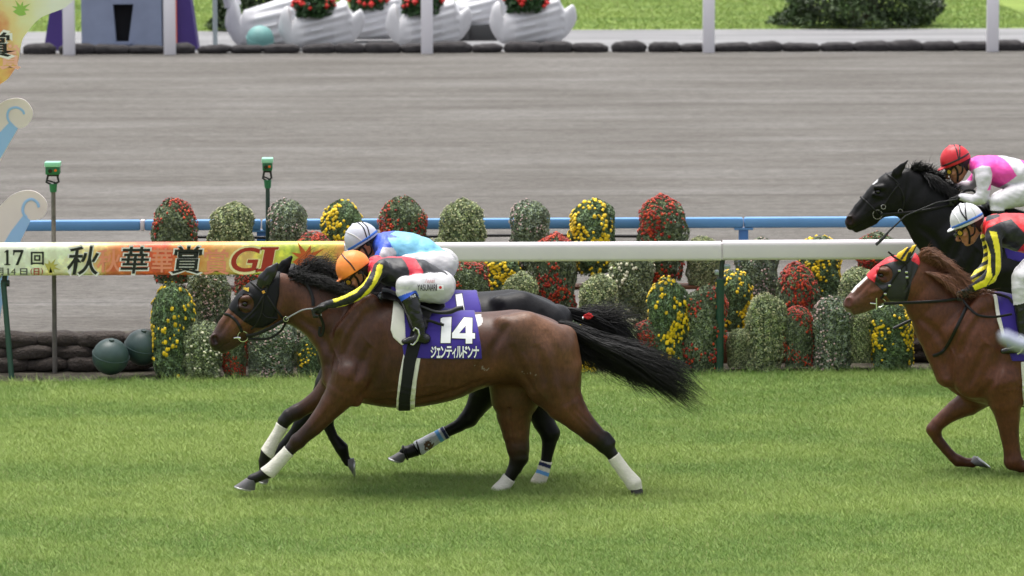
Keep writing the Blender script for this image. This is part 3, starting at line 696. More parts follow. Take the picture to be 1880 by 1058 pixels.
# px, top, bottom, width, kind, depth
W1, W2, W3, W4 = 37.72, 37.36, 37.02, 36.72
ML = [(320, 368, 524, 84, 'red', W1), (429, 373, 505, 80, 'bud', W1), (529, 368, 505, 80, 'pink', W1), (631, 369, 510, 78, 'yellow', W1), (742, 363, 510, 86, 'red', W1), (852, 367, 505, 80, 'bud', W1), (972, 369, 500, 80, 'pink', W1), (1088, 366, 505, 90, 'yellow', W1), (1212, 362, 522, 92, 'red', W1), (1290, 435, 525, 62, 'bud', W1), (1392, 438, 560, 80, 'pink', W2), (1505, 436, 552, 78, 'yellow', W2), (1612, 428, 545, 84, 'red', W1),
 (575, 430, 560, 74, 'red', W2), (385, 485, 610, 74, 'pink', W3), (466, 470, 600, 76, 'red', W2), (520, 495, 620, 64, 'bud', W3), (684, 440, 560, 78, 'bud', W2), (796, 440, 560, 78, 'bud', W2), (862, 478, 600, 80, 'red', W3), (915, 455, 580, 78, 'yellow', W2), (958, 500, 620, 62, 'bud', W3), (1020, 432, 590, 84, 'red', W2), (1100, 505, 640, 70, 'bud', W3), (1160, 455, 600, 84, 'white', W2),
 (315, 522, 692, 80, 'yellow', W4), (369, 590, 697, 84, 'white', W4-.06), (430, 588, 692, 50, 'red', W4), (500, 588, 694, 84, 'pink', W4), (545, 520, 690, 56, 'white', W3), (576, 612, 692, 62, 'yellow', W4), (655, 590, 690, 78, 'bud', W4), (740, 590, 690, 78, 'red', W4), (820, 590, 690, 76, 'yellow', W4), (900, 585, 690, 78, 'bud', W4), (980, 580, 690, 78, 'white', W4), (1060, 585, 688, 76, 'yellow', W4), (1140, 590, 688, 74, 'bud', W4),
 (1190, 590, 672, 60, 'red', W4), (1226, 512, 672, 80, 'yellow', W4), (1262, 600, 678, 46, 'white', W4), (1294, 526, 682, 84, 'red', W4), (1358, 604, 676, 50, 'bud', W4), (1464, 566, 676, 60, 'red', W4), (1580, 566, 668, 56, 'bud', W4), (1347, 498, 612, 64, 'yellow', W3), (1403, 540, 680, 76, 'bud', W4), (1462, 488, 666, 74, 'red', W3), (1528, 545, 680, 80, 'pink', W4), (1575, 492, 600, 70, 'bud', W3), (1632, 556, 680, 80, 'yellow', W4), (1690, 500, 640, 76, 'bud', W3), (1660, 446, 560, 66, 'red', W2), (1720, 450, 580, 76, 'yellow', W2), (1790, 450, 590, 78, 'bud', W2), (1760, 520, 650, 78, 'red', W3), (1850, 470, 640, 80, 'pink', W3), (1740, 580, 680, 76, 'bud', W4), (1820, 580, 680, 76, 'red', W4), (1900, 560, 680, 76, 'yellow', W4)]
KN = {'red': 'red', 'yellow': 'yellow', 'bud': 'pale green', 'pink': 'pink budded', 'white': 'cream flecked'}
RW = {W1: 'topmost tier of the flower stand', W2: 'upper tier of the flower stand', W3: 'middle tier of the flower stand', W4: 'lowest tier on the turf edge', W4-.06: 'lowest tier on the turf edge'}
LND = [(0, 350, 'left of the horses'), (350, 480, 'just ahead of the leading horse'), (480, 600, 'behind the leading horse ears'), (600, 800, 'behind the two leading riders'), (800, 1010, 'just behind the leading riders backs'), (1010, 1200, 'above the black tails'), (1200, 1340, 'beside the green rail post'), (1340, 1480, 'right of the green rail post'), (1480, 1600, 'ahead of the chestnut horse nose'), (1600, 1700, 'by the chestnut horse head'), (1700, 2000, 'hidden behind the chestnut horse')]
def mlabel(k, px, Y):
    pl = next(l for a, b, l in LND if a <= px < b)
    return f"{KN[k]} chrysanthemum mound on the {RW[Y].split(' of ')[0].split(' on ')[0]}, {pl}"
from collections import Counter
cnt = Counter(mlabel(k, px, Y) for px, t, b, w_, k, Y in ML); seen = Counter()
for px, t, b, w_, k, Y in ML:
    lb = mlabel(k, px, Y)
    if cnt[lb] > 1: seen[lb] += 1; lb += ', ' + ('leftmost', 'second', 'third', 'fourth')[seen[lb]-1]
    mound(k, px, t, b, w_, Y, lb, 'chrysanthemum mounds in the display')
# tiered stand
st = empty('flower_stand', (1.0, 37.2, 0)); tag(st, 'brown tiered wooden stand holding the chrysanthemum mounds', 'flower stand')
wood = M('stand_wood', lin(98, 60, 34), .75, var=.3, vs=7, vstretch=(.3, 1, 4))
xa_, xb_ = at(285, 600, 37)[0], at(1960, 600, 37)[0]
for y_, z_, d_ in ((37.72, zat(940, 520, W1)-.02, .24), (37.36, zat(940, 575, W2)-.02, .22), (36.72, zat(940, 640, 36.72)-.02, .22)):
    sh = MB().box(xa_, xb_, y_-d_/2, y_+d_/2, z_-.03, z_, .004).build('shelf', wood, st)
for i, x in enumerate(np.arange(xa_+.1, xb_, 1.35)):
    MB().box(x-.03, x+.03, 37.78, 37.83, 0, zat(940, 520, W1)-.055, .004).build('leg', wood, st); MB().box(x-.03, x+.03, 36.78, 36.82, 0, zat(940, 640, 36.72)-.055, .004).build('leg', wood, st)
for i, x in enumerate(np.arange(xa_, xb_-.3, .50)):
    MB().box(x, x+.49, 36.52, 36.535, 0, .25, .003).build('front_board', wood, st)

# ---- decorative goal boards at the left edge
YD = 36.9
def flat(name, P, m, par, Y=YD, th=.03, off=0):
    Q = [at(x, y, Y) for x, y in P]; Q = [(q[0], Y-off, q[2]) for q in Q]
    return MB().prism(Q, (0, th, 0)).build(name, m, par, smooth=False)
cream = M('board_cream', lin(222, 210, 204), .5, var=.04, vs=4); bstr = M('board_blue', lin(150, 188, 228), .5)
db = empty('scroll_board', at(-60, 690, YD)); db.location.z = 0; tag(db, 'cream decorative board ending in scrolls with pale blue stripes at left edge', 'decorative board')
o1 = rsmooth([(-60, 240), (-30, 205), (0, 190), (15, 183), (33, 180.6), (48, 186), (58, 200), (60, 212), (54, 225), (45, 234), (33, 236)], 4).tolist()+[(0, 296), (-60, 400)]
flat('scroll_panel', o1, cream, db)
flat('blue_stripe', [(33, 236), (18, 224), (0, 243), (-60, 330), (-60, 396), (0, 292)], bstr, db, off=.004, th=.003)
def curl(P, w_, par):
    Q = [at(x, y, YD-.004) for x, y in rsmooth(P, 5)]; MB().tube(Q, w_, 6, flat=.2).build('curl_line', bstr, par)
curl([(24, 231), (16, 222), (13.6, 211), (18, 201), (30, 197.5), (41, 203), (44.5, 210)], .010, db)
o2 = rsmooth([(-60, 430), (-25, 398), (0, 378), (21, 359), (46, 350), (66.5, 353), (83, 367), (87, 382), (81, 396), (69, 404), (56, 405)], 4).tolist()+[(39, 440), (20, 490), (4, 560), (-10, 640), (-14, 700), (-60, 700)]
flat('scroll_panel', o2, cream, db, Y=YD-.05)
flat('blue_stripe', [(56, 405), (44, 394), (20, 425), (4, 452), (-14, 520), (-24, 700), (-14, 699), (-10, 640), (4, 560), (20, 490), (39, 440)], bstr, db, Y=YD-.05, off=.004, th=.003)
def curl2(P): 
    Q = [at(x, y, YD-.054) for x, y in rsmooth(P, 5)]; MB().tube(Q, .012, 6, flat=.2).build('curl_line', bstr, db)
curl2([(49, 400), (43, 392), (42, 382), (47, 371), (58, 366), (68, 372), (71.5, 381)])
MB().box(at(-40, 500, YD)[0]-.04, at(-40, 500, YD)[0]+.04, YD+.04, YD+.12, 0, 3.6, .005).build('support_post', M('black_metal', (0, 0, 0)), db)
au_m = bpy.data.materials.new('autumn_print'); au_m.use_nodes = True; nt = au_m.node_tree; N = nt.nodes; L = nt.links; b = N['Principled BSDF']; b.inputs['Roughness'].default_value = .45
tc = N.new('ShaderNodeTexCoord'); sep = N.new('ShaderNodeSeparateXYZ'); L.new(tc.outputs['Object'], sep.inputs[0]); nz = N.new('ShaderNodeTexNoise'); nz.inputs['Scale'].default_value = 3.5; nz.inputs['Detail'].default_value = 6; L.new(tc.outputs['Object'], nz.inputs[0])
pA, pB = at(-5, 150, YD), at(110, 0, YD); df = pB-pA; dl = df[0]**2+df[2]**2
m1 = N.new('ShaderNodeMath'); m1.operation = 'MULTIPLY_ADD'; L.new(sep.outputs[0], m1.inputs[0]); m1.inputs[1].default_value = df[0]/dl*1.25; m1.inputs[2].default_value = -(pA[0]*df[0]*1.25+pA[2]*df[2]*.45)/dl
m2 = N.new('ShaderNodeMath'); m2.operation = 'MULTIPLY_ADD'; L.new(sep.outputs[2], m2.inputs[0]); m2.inputs[1].default_value = df[2]/dl*.45; L.new(m1.outputs[0], m2.inputs[2])
m3 = N.new('ShaderNodeMath'); m3.operation = 'MULTIPLY_ADD'; L.new(nz.outputs[0], m3.inputs[0]); m3.inputs[1].default_value = .6; L.new(m2.outputs[0], m3.inputs[2])
r = ramp(nt, [(.12, (.42, .13, .05)), (.3, (.75, .25, .07)), (.42, (.78, .5, .15)), (.5, (.72, .30, .13)), (.6, (.8, .62, .28)), (.78, (.78, .76, .45)), (.98, (.80, .80, .72))]); L.new(m3.outputs[0], r.inputs[0]); L.new(r.outputs[0], b.inputs['Base Color'])
ab = empty('event_signboard', (at(-40, 60, YD)[0], YD, 0)); tag(ab, 'curved autumn printed signboard hanging over the top left corner', 'signboard')
oa = [(-70, 220), (-30, 178)]+rsmooth([(0, 155), (14, 145), (25.5, 129), (32, 116), (36, 95), (41, 73), (51, 58), (63, 43), (76.5, 32), (90, 26), (116, 16), (126, 8.5), (136, 0), (146, -14)], 4).tolist()+[(150, -60), (-70, -60)]
flat('sign_panel', oa, au_m, ab, Y=YD-.12, th=.035)
MB().box(at(-40, 500, YD)[0]-.03, at(-40, 500, YD)[0]+.03, YD-.07, YD-.01, .0, 3.35, .005).build('support_post', M('black_metal', (0, 0, 0)), ab)
smap = lambda o_: (lambda x, y: atn(x, y, YD-.12-o_))
write('printed_leaf', [leaf(38, 17, 22, .25)], smap(.001), M('leaf_green', lin(150, 190, 90), .45), ab)
write('ghost_lettering', [T('賞', (2, 84, 35, 126), .04)], smap(.001), M('ink_pink', lin(240, 180, 160), .45), ab)
write('letter_outline', [T('賞', (-38, 58, 20, 106), .06)], smap(.0015), inkw, ab)
write('lettering', [T('賞', (-36, 60, 18, 104), .015)], smap(.0025), ink, ab)

# ---- far side: white rail posts
wfar = M('far_white', (.72, .70, .74), .5)
fr = empty('far_rail', (5, 79, 0)); tag(fr, 'tall white posts of the rail on the far side of the dirt track', 'rail')
YF = 78.9
for px in (-390, 127, 312, 784, 1301, 1822, 2340):
    x = at(px, 90, YF)[0]; MB().box(x-.11, x+.11, YF-.06, YF+.06, -.04, 1.25, .012).build('post', wfar, fr)
MB().box(-12, 18, YF-.08, YF+.08, 1.2505, 1.42, .03).build('rail_section', wfar, fr)
x = at(395, 60, 79.9)[0]; p = MB().tube([(x, 79.9, 0), (x, 79.9, 2.2)], .045, 12).tube([(x, 79.9, 0), (x, 79.9, .03)], .10, 12).build('thin_post', M('zinc', (.35, .4, .42), .5))
tag(p, 'thin grey post standing beside the leftmost swan planter', 'post')
# ---- booth
YQ = 80.2; bo = empty('ornamental_booth', at(224, 97, YQ)); bo.location.z = 0; tag(bo, 'grey blue ornamental booth with dark slot window and purple flared sides', 'booth')
bx0, bx1 = at(150, 90, YQ)[0], at(297, 90, YQ)[0]; s = 1/SC(YQ); Zf = lambda py: zat(224, py, YQ)
gb = M('booth_grey', lin(134, 144, 168), .7, var=.08, vs=3); pur = M('booth_purple', lin(66, 46, 118), .6, var=.06, vs=3)
# front wall built round the slot
xl0, xr0 = at(207, 8, YQ)[0], at(245, 8, YQ)[0]; xl1, xr1 = at(213, 77, YQ)[0], at(236, 77, YQ)[0]; zt_, zb_ = Zf(8), Zf(77)
def wallp(P): return [(x, YQ, z) for x, z in P]
mb = MB(); mb.prism(wallp([(bx0, 0), (xl1, 0), (xl1, zb_), (xl0, zt_), (xl0, 2.6), (bx0, 2.6)]), (0, .2, 0)); mb.prism(wallp([(xr1, 0), (bx1, 0), (bx1, 2.6), (xr0, 2.6), (xr0, zt_), (xr1, zb_)]), (0, .2, 0)); mb.prism(wallp([(xl1, 0), (xr1, 0), (xr1, zb_), (xl1, zb_)]), (0, .2, 0)); mb.prism(wallp([(xl0, zt_), (xr0, zt_), (xr0, 2.6), (xl0, 2.6)]), (0, .2, 0))
mb.box(bx0+.002, bx0+.1, YQ+.2, YQ+1.6, 0, 2.6).box(bx1-.1, bx1-.002, YQ+.2, YQ+1.6, 0, 2.6); wl = mb.build('wall', gb, bo, smooth=False)
MB().box(bx0-.1, bx1+.1, YQ-.12, YQ+1.7, 2.602, 2.75, .02).build('roof', pur, bo)
MB().box(xl0-.05, xr0+.05, YQ+.22, YQ+.3, zb_-.1, 2.5).build('dark_interior', M('void', (.006, .006, .008), .9), bo)
mb = MB(); mb.box(xl1-.05, xr1+.08, YQ-.06, YQ-.002, zb_-.06, zb_-.005, .008); mb.build('sill', M('booth_trim', lin(120, 130, 155), .6), bo)
MB().box(xl1-.06, xr1+.09, YQ-.012, YQ-.001, 0.004, zb_-.07).build('lower_panel', M('booth_trim', (0, 0, 0)), bo)
for sgn, (a0, a1, b0, b1) in ((-1, (80, 127, 97, 127)), (1, (363, 317, 352, 317))):
    P = [(at(a0, 88, YQ+.1)[0], 0), (at(a1, 88, YQ+.1)[0], 0), (at(b1, 0, YQ+.1)[0], 2.6), (at(b0, 0, YQ+.1)[0]+sgn*(-.25), 2.6)]
    MB().prism([(x, YQ+.1, z) for x, z in P], (0, .8, 0)).build('side_flare', pur, bo, smooth=False)
MB().box(at(320, 90, YQ)[0], at(325, 90, YQ)[0], YQ+.04, YQ+.095, 0, 2.6).build('orange_trim', M('trim_orange', lin(225, 100, 60), .5), bo)
# ---- swan planters
swan_m = M('swan_white', (.60, .60, .62), .5, var=.04, vs=5); soil_l = M('planter_leaf', rough=.6, attr=True); 
def swan(px, base, wpx, Y, label, flip=1, plant=True, neck=False):
    """boat-shaped swan body with raised breast at left, ridged wings and upturned tail at right"""
    s_ = wpx/SC(Y); x0 = at(px, base, Y)[0]; z0 = max(zat(px, base, Y), .0); r_ = empty('swan_planter', (x0, Y, z0)); tag(r_, label, 'planter', 'white swan planters')
    n, k = 90, 64; V = []
    for i in range(n):
        u = i/(n-1); xx = (u-.5)*s_
        # upper edge: neck root at left, dip, wing rises towards the right, then tail
        top = np.interp(u, [0, .03, .07, .11, .14, .16, .19, .45, .66, .79, .82, .86, .9, .95, .98, 1], [.27, .42, .475, .49, .42, .30, .36, .44, .52, .55, .46, .39, .42, .45, .42, .33])*s_
        bot = np.interp(u, [0, .03, .08, .14, .78, .9, .97, 1], [.20, .13, .05, 0, 0, .10, .20, .28])*s_
        wy = np.interp(u, [0, .05, .14, .3, .65, .8, .9, 1], [.03, .09, .14, .25, .25, .15, .08, .03])*s_
        for j in range(k):
            a = 2*math.pi*j/k; c, q = math.cos(a), math.sin(a)
            zz = (top+bot)/2+(top-bot)/2*np.sign(q)*abs(q)**.8; yy = wy*np.sign(c)*abs(c)**.7
            if .2 < u < .85: g = 1+.07*math.sin(zz/s_*66-u*15)*min(1, (u-.2)*6)*min(1, abs(c)*3); yy *= g
            V.append((xx*flip, yy, zz))
    Fc = [(i*k+j, i*k+(j+1) % k, (i+1)*k+(j+1) % k, (i+1)*k+j) for i in range(n-1) for j in range(k)]+[tuple(range(k)), tuple((n-1)*k+j for j in range(k))]
    b_ = MB().add(V, Fc).build('body', swan_m, None, ang=80); b_.parent = r_
    if neck: nk = MB().tube([(p[0]*s_*flip, 0, p[1]*s_) for p in rsmooth([(-.42, .40), (-.46, .58), (-.42, .80), (-.30, .98), (-.20, 1.0), (-.15, .90)], 6)], list(np.interp(np.linspace(0, 1, 31), [0, .5, .8, 1], [.085, .05, .06, .02]) * s_), 14).build('neck', swan_m, r_); nk.parent = r_; nk.matrix_parent_inverse = Matrix.Identity(4)
    if plant:
        r2 = np.random.default_rng(int(px)); n = 1500; u = r2.normal(0, 1, (n, 3)); u /= np.linalg.norm(u, axis=1, keepdims=True); u[:, 2] = np.abs(u[:, 2]+.45)-.45
        P = np.array([-.07*s_*flip, -.10*s_, .47*s_])+u*np.array([.25, .2, .24])*s_*(.55+.45*r2.random((n, 1))**.5); t = r2.normal(0, 1, (n, 3)); t /= np.linalg.norm(t, axis=1, keepdims=True); q = np.cross(t, r2.normal(0, 1, (n, 3))); q /= np.linalg.norm(q, axis=1, keepdims=True)
        sz = .06; V = np.stack([P-t*sz, P+q*sz*.5, P+t*sz, P-q*sz*.5], 1).reshape(-1, 3); c = np.array([.03, .08, .02])*(.5+1.1*r2.random((n, 1)))
        f = npmesh('foliage', V, np.arange(4*n).reshape(-1, 4), soil_l, None, smooth=False, col=np.repeat(c, 4, 0)); f.parent = r_
        n = 42; u = r2.normal(0, 1, (n, 3)); u /= np.linalg.norm(u, axis=1, keepdims=True); u[:, 2] = np.abs(u[:, 2]+.15)-.15; mb = MB()
        for p in np.array([-.07*s_*flip, -.10*s_, .47*s_])+u*np.array([.26, .21, .25])*s_:
            R_ = .045+.03*r2.random(); vs_ = [p+np.array(d)*R_ for d in ((1,0,0),(0,1,0),(-1,0,0),(0,-1,0),(0,0,1),(0,0,-1))]; mb.add(vs_, [(0,1,4),(1,2,4),(2,3,4),(3,0,4),(1,0,5),(2,1,5),(3,2,5),(0,3,5)])
        q = mb.build('blossoms', M('planter_red', (.55, .02, .015), .5, var=.4, vs=9), None); q.parent = r_
    return r_
swan(506, 86, 184, 81.3, 'white swan planter farthest left, partly behind the turquoise ball', plant=False, neck=True)
swan(591, 88, 158, 80.1, 'white swan planter with red flowers, second from the left at the front')
swan(788, 84, 158, 80.2, 'white swan planter behind the tall white post, red flowers above')
swan(979, 80, 160, 80.4, 'rightmost white swan planter beside the lawn')
swan(690, 72, 150, 82.6, 'white swan planter in the back row between the two left front swans')
swan(880, 52, 140, 83.2, 'white swan planter in the back row, raised between the two right front swans', plant=False)
x = at(880, 60, 83)[0]; o = MB().box(x-.5, x+.35, 82.8, 83.5, 0, .3, .02).box(x-.28, x-.2, 82.7, 82.78, 0, .3, .01).build('pedestal', M('pedestal', (.05, .05, .05), .8)); tag(o, 'low dark pedestal under the raised back row swan', 'pedestal')
p = at(478, 84, 80.0); bm = bmesh.new(); bmesh.ops.create_uvsphere(bm, u_segments=32, v_segments=20, radius=.26); me = bpy.data.meshes.new('marker_ball'); bm.to_mesh(me); bm.free(); me.shade_smooth(); o = link('marker_ball', me, M('ball_turq', lin(110, 158, 155), .55, var=.1, vs=6)); o.location = (p[0], 79.9, .22)
q = MB().tube([(.262*math.cos(a), .262*math.sin(a), 0) for a in np.linspace(0, 6.28318, 41)], .008, 6, up=(0, 0, 1)).build('seam', MATS['ball_turq'], None); q.parent = o; q.rotation_euler = (.3, .2, 0)
tag(o, 'turquoise ball in front of the leftmost swan planter', 'ball')
# ---- clipped bush, small shrubs on the lawn
def bush(px, base, wpx, hm, Y, label, n=9000, seed=3, col=(.030, .055, .014)):
    s_ = wpx/SC(Y)/2; x0 = at(px, base, Y)[0]; r_ = np.random.default_rng(seed); root = empty('shrub', (x0, Y, 0)); tag(root, label, 'shrub')
    u = r_.normal(0, 1, (n, 3)); u /= np.linalg.norm(u, axis=1, keepdims=True); u[:, 2] = np.abs(u[:, 2])
    lum = 1+.10*np.sin(u[:, 0]*9+1)*np.cos(u[:, 1]*7)+.10*np.sin(u[:, 2]*11+u[:, 0]*5); P = u*np.array([s_, s_*.7, hm])*(lum*(.75+.25*r_.random(n)))[:, None]
    P[:, 2] += .05; t = r_.normal(0, 1, (n, 3)); t /= np.linalg.norm(t, axis=1, keepdims=True); q = np.cross(t, r_.normal(0, 1, (n, 3))); q /= np.linalg.norm(q, axis=1, keepdims=True); z = .05
    V = np.stack([P-t*z, P+q*z*.5, P+t*z, P-q*z*.5], 1).reshape(-1, 3); c = np.array(col)*(.5+1.2*r_.random((n, 1)))*(.6+.8*(np.sin(P[:, :1]*5)*np.cos(P[:, 2:]*7)*.5+.5)); c[r_.random(n) < .06] *= 2.2
    f = npmesh('foliage', V, np.arange(4*n).reshape(-1, 4), soil_l, None, smooth=False, col=np.repeat(c, 4, 0)); f.parent = root
    mb = MB()
    for i in range(7): a = i*.9; mb.tube([(0, 0, 0), (math.cos(a)*s_*.4, math.sin(a)*s_*.3, hm*.5), (math.cos(a)*s_*.7, math.sin(a)*s_*.5, hm*.8)], [.05, .03, .01], 7)
    o = mb.build('stem', M('bark', (.08, .06, .045), .9), None); o.parent = root
bush(1575, 53, 310, 1.35, 87.2, 'wide dark green shrub on the far lawn, top right', 14000)
bush(470, 30, 170, 1.3, 86.5, 'dark green shrub behind the leftmost swan planter', 7000, 5)
# ================================================================ HORSES
def proj(V):
    Q = (np.asarray(V)-CO) @ R3; return np.stack([940-F*Q[:, 0]/Q[:, 2], 529+F*Q[:, 1]/Q[:, 2]], 1)
def inpoly(px, poly):
    return polysdf(px[:, 0], px[:, 1], np.array(poly, float)) < 0
def similar(a0, a1, b0, b1):
    """similarity of the picture plane taking a0->b0, a1->b1"""
    a0, a1, b0, b1 = [complex(*p) for p in (a0, a1, b0, b1)]; k = (b1-b0)/(a1-a0)
    def T_(x, y, r=1):
        z = b0+k*(complex(x, y)-a0); return z.real, z.imag, r*abs(k)
    return T_
IDT = lambda x, y, r=1: (x, y, r)
def shiftT(dx, dy, s=1, cx=0, cy=0): return lambda x, y, r=1: (cx+(x-cx)*s+dx, cy+(y-cy)*s+dy, r*s)

def head_prims(f, T, ear=True, nostril=True):
    L_ = []
    f.chain([(514, 545, 38, 0, .62), (490, 559, 41, 0, .60), (466, 572, 39.5, 0, .62), (446, 590, 30.5, 0, .70), (426, 607, 25, 0, .74), (409, 621, 20, 0, .92)], T=T, k=.03, tag='head', col=2)
    f.chain([(505, 520, 16, 0, 1.2), (472, 543, 26, 0, .98), (441, 570, 18, 0, .95), (414, 597, 12.5, 0, 1.0)], T=T, k=.04, tag='head', col=2)
    f.chain([(410, 616, 18, 0, .9), (397, 629, 13, 0, 1.05)], T=T, k=.03, tag='head', col=3)
    f.chain([(397, 630, 12, 0, 1.0), (396, 638, 6.5, 0, 1.5)], T=T, k=.02, tag='head', col=3)
    f.chain([(442, 617, 14.5, 0, .85), (424, 633, 9.5, 0, 1.15), (409, 643, 6.5, 0, 1.6)], T=T, k=.02, tag='head', col=3)
    for s in (-1, 1):
        f.chain([(499, 566, 24, s*.062, .42), (490, 578, 22, s*.058, .42)], T=T, k=.03, tag='head', col=2)      # cheek
        f.chain([(462, 583, 4.5, s*.083), (436, 596, 3.5, s*.062)], T=T, k=.02, tag='head', col=2)             # facial crest
        f.chain([(458, 548, 6.5, s*.085), (444, 549, 5.5, s*.083)], T=T, k=.014, tag='head', col=2)                 # brow
        f.chain([(442, 564, 5, s*.082), (456, 567, 5.5, s*.084)], T=T, k=.010, tag='head', col=1)
        f.chain([(392, 620, 6.5, s*.042), (392, 632, 6, s*.044)], T=T, k=.015, tag='head', col=3)              # nostril rim
        f.chain([(403, 617, 5, s*.044), (405, 625, 4.5, s*.050)], T=T, k=.015, tag='head', col=3)
        f.chain([(394, 621, 5.4, s*.066), (396, 628, 4.4, s*.067)], T=T, k=.005, op='-', tag='head', col=4)
        f.chain([(449, 558, 4.8, s*.100), (451, 558.5, 4.4, s*.100)], T=T, k=.008, op='-', tag='head', col=1)
        f.chain([(393, 645, 2.0, s*.045), (405, 638, 2.2, s*.052), (420, 629.5, 2.0, s*.058), (437, 620.5, 1.6, s*.066)], T=T, k=.004, op='-', tag='head', col=1)
        if ear:
            f.chain([(481, 527, 9, s*.062, .7), (487, 514, 10.5, s*.082, .5), (497, 500, 7.0, s*.088, .45), (508, 486, 1.6, s*.080, .8)], T=T, k=.008, tag='ear', col=2)
            f.chain([(486, 512, 4.5, s*.108, .5), (497, 499, 3, s*.102, .5)], T=T, k=.006, op='-', tag='ear', col=1)
TR1 = [(598, 622, 703, .10), (612, 598, 717, .17), (640, 565, 733, .235), (680, 543, 743, .262), (720, 545, 748, .275), (760, 558, 747, .29), (800, 567, 741, .30), (840, 573, 731, .30), (880, 574, 714, .29), (915, 572, 704, .285), (950, 569.5, 704, .285), (987, 577, 716, .275), (1024, 592, 730, .24), (1050, 620, 725, .18), (1066, 662, 712, .09)]
def trunk_prims(f, T):
    f.loft([(T(p[0], p[1])[0], T(p[0], p[1])[1], T(p[0], p[2])[1], p[3]*T(0, 0, 1)[2]*SC(30)/SC(f.Y)) for p in TR1], k=.04, col=0)
    for s in (-1, 1):
        q = T(0, 0, 1)[2]*SC(30)/SC(f.Y)*s
        f.chain([(676, 560, 22, .15*q, .75), (642, 612, 28, .18*q, .60)], T=T, k=.035, tag='trunk', col=0)   # shoulder blade
        f.chain([(694, 612, 24, .200*q, .55), (668, 658, 30, .192*q, .5), (650, 704, 27, .175*q, .55)], T=T, k=.05, tag='trunk', col=0)  # triceps
        f.chain([(607, 655, 17, .07*q), (608, 696, 17, .09*q)], T=T, k=.025, tag='trunk', col=0)                                           # breast
        f.chain([(925, 592, 12, .19*q), (940, 600, 12, .2*q)], T=T, k=.06, tag='trunk', col=5)                                             # hip
        f.chain([(965, 612, 40, .17*q, .75), (1010, 640, 46, .165*q, .75)], T=T, k=.05, tag='trunk', col=5)                                 # glutes
        f.chain([(1034, 622, 26, .10*q), (1040, 670, 28, .125*q), (1034, 715, 26, .15*q)], T=T, k=.03, tag='trunk', col=5)                  # hamstring
        f.chain([(905, 662, 30, .395*q, .5), (900, 690, 22, .37*q, .5)], T=T, k=.09, op='-', tag='trunk', col=0)                            # flank hollow
        f.chain([(700, 700, 9, .29*q, .4), (690, 742, 8, .22*q, .4)], T=T, k=.04, op='-', tag='trunk', col=0)
        f.chain([(652, 590, 7, .285*q), (634, 640, 5, .27*q)], T=T, k=.03, op='-', tag='trunk', col=0)

def make_coat(name, pal, rough=.38):
    m = M(name, rough=rough, attr=True, var=.16, vs=9, vstretch=(1, 1, 2.2), bump=0, spec=.45)
    nt = m.node_tree; N = nt.nodes; L = nt.links; b = N['Principled BSDF']
    b.inputs['Specular IOR Level'].default_value = .18 if pal[0][0] < .02 else .30
    tc = N.new('ShaderNodeTexCoord'); mp = N.new('ShaderNodeMapping'); mp.inputs['Scale'].default_value = (1, 1, .3); mp.inputs['Rotation'].default_value = (0, .5, 0); L.new(tc.outputs['Object'], mp.inputs[0])
    n1 = N.new('ShaderNodeTexNoise'); n1.inputs['Scale'].default_value = 220; n1.inputs['Detail'].default_value = 3; L.new(mp.outputs[0], n1.inputs[0])
    n2 = N.new('ShaderNodeTexNoise'); n2.inputs['Scale'].default_value = 8; n2.inputs['Detail'].default_value = 4; n2.inputs['Distortion'].default_value = .3; L.new(tc.outputs['Object'], n2.inputs[0])
    b1 = N.new('ShaderNodeBump'); b1.inputs['Strength'].default_value = .16; b1.inputs['Distance'].default_value = .03; L.new(n2.outputs[0], b1.inputs['Height'])
    b2 = N.new('ShaderNodeBump'); b2.inputs['Strength'].default_value = .35; b2.inputs['Distance'].default_value = .004; L.new(n1.outputs[0], b2.inputs['Height']); L.new(b1.outputs[0], b2.inputs['Normal']); L.new(b2.outputs[0], b.inputs['Normal'])
    # short coat: fine mottling and hair streaks in the colour
    bc = b.inputs['Base Color'].links[0].from_socket; mp3 = N.new('ShaderNodeMapping'); mp3.inputs['Scale'].default_value = (1, 1, .45); mp3.inputs['Rotation'].default_value = (0, .7, 0); L.new(tc.outputs['Object'], mp3.inputs[0])
    n3 = N.new('ShaderNodeTexNoise'); n3.inputs['Scale'].default_value = 55; n3.inputs['Detail'].default_value = 8; n3.inputs['Roughness'].default_value = .75; L.new(mp3.outputs[0], n3.inputs[0])
    m3 = N.new('ShaderNodeMapRange'); m3.inputs[1].default_value = .3; m3.inputs[2].default_value = .7; m3.inputs[3].default_value = .66; m3.inputs[4].default_value = 1.34; L.new(n3.outputs[0], m3.inputs[0])
    v3 = N.new('ShaderNodeVectorMath'); v3.operation = 'SCALE'; L.new(bc, v3.inputs[0]); L.new(m3.outputs[0], v3.inputs['Scale']); L.new(v3.outputs[0], b.inputs['Base Color'])
    mr = N.new('ShaderNodeMapRange'); mr.inputs[3].default_value = rough-.08; mr.inputs[4].default_value = rough+.16; L.new(n2.outputs[0], mr.inputs[0]); L.new(mr.outputs[0], b.inputs['Roughness'])
    return m

def colour(f, V, pal, k=.016):
    D = np.array([np.abs(d) if p['op'] == '-' else d for d, p in zip(f.weights(V), [a for a in f.P if not a['rel']])]); cols = np.array([pal[p['col']] for p in f.P if not p['rel']])
    D = D-D.min(0); W = np.exp(-D/k); W /= W.sum(0); return (W.T @ cols)

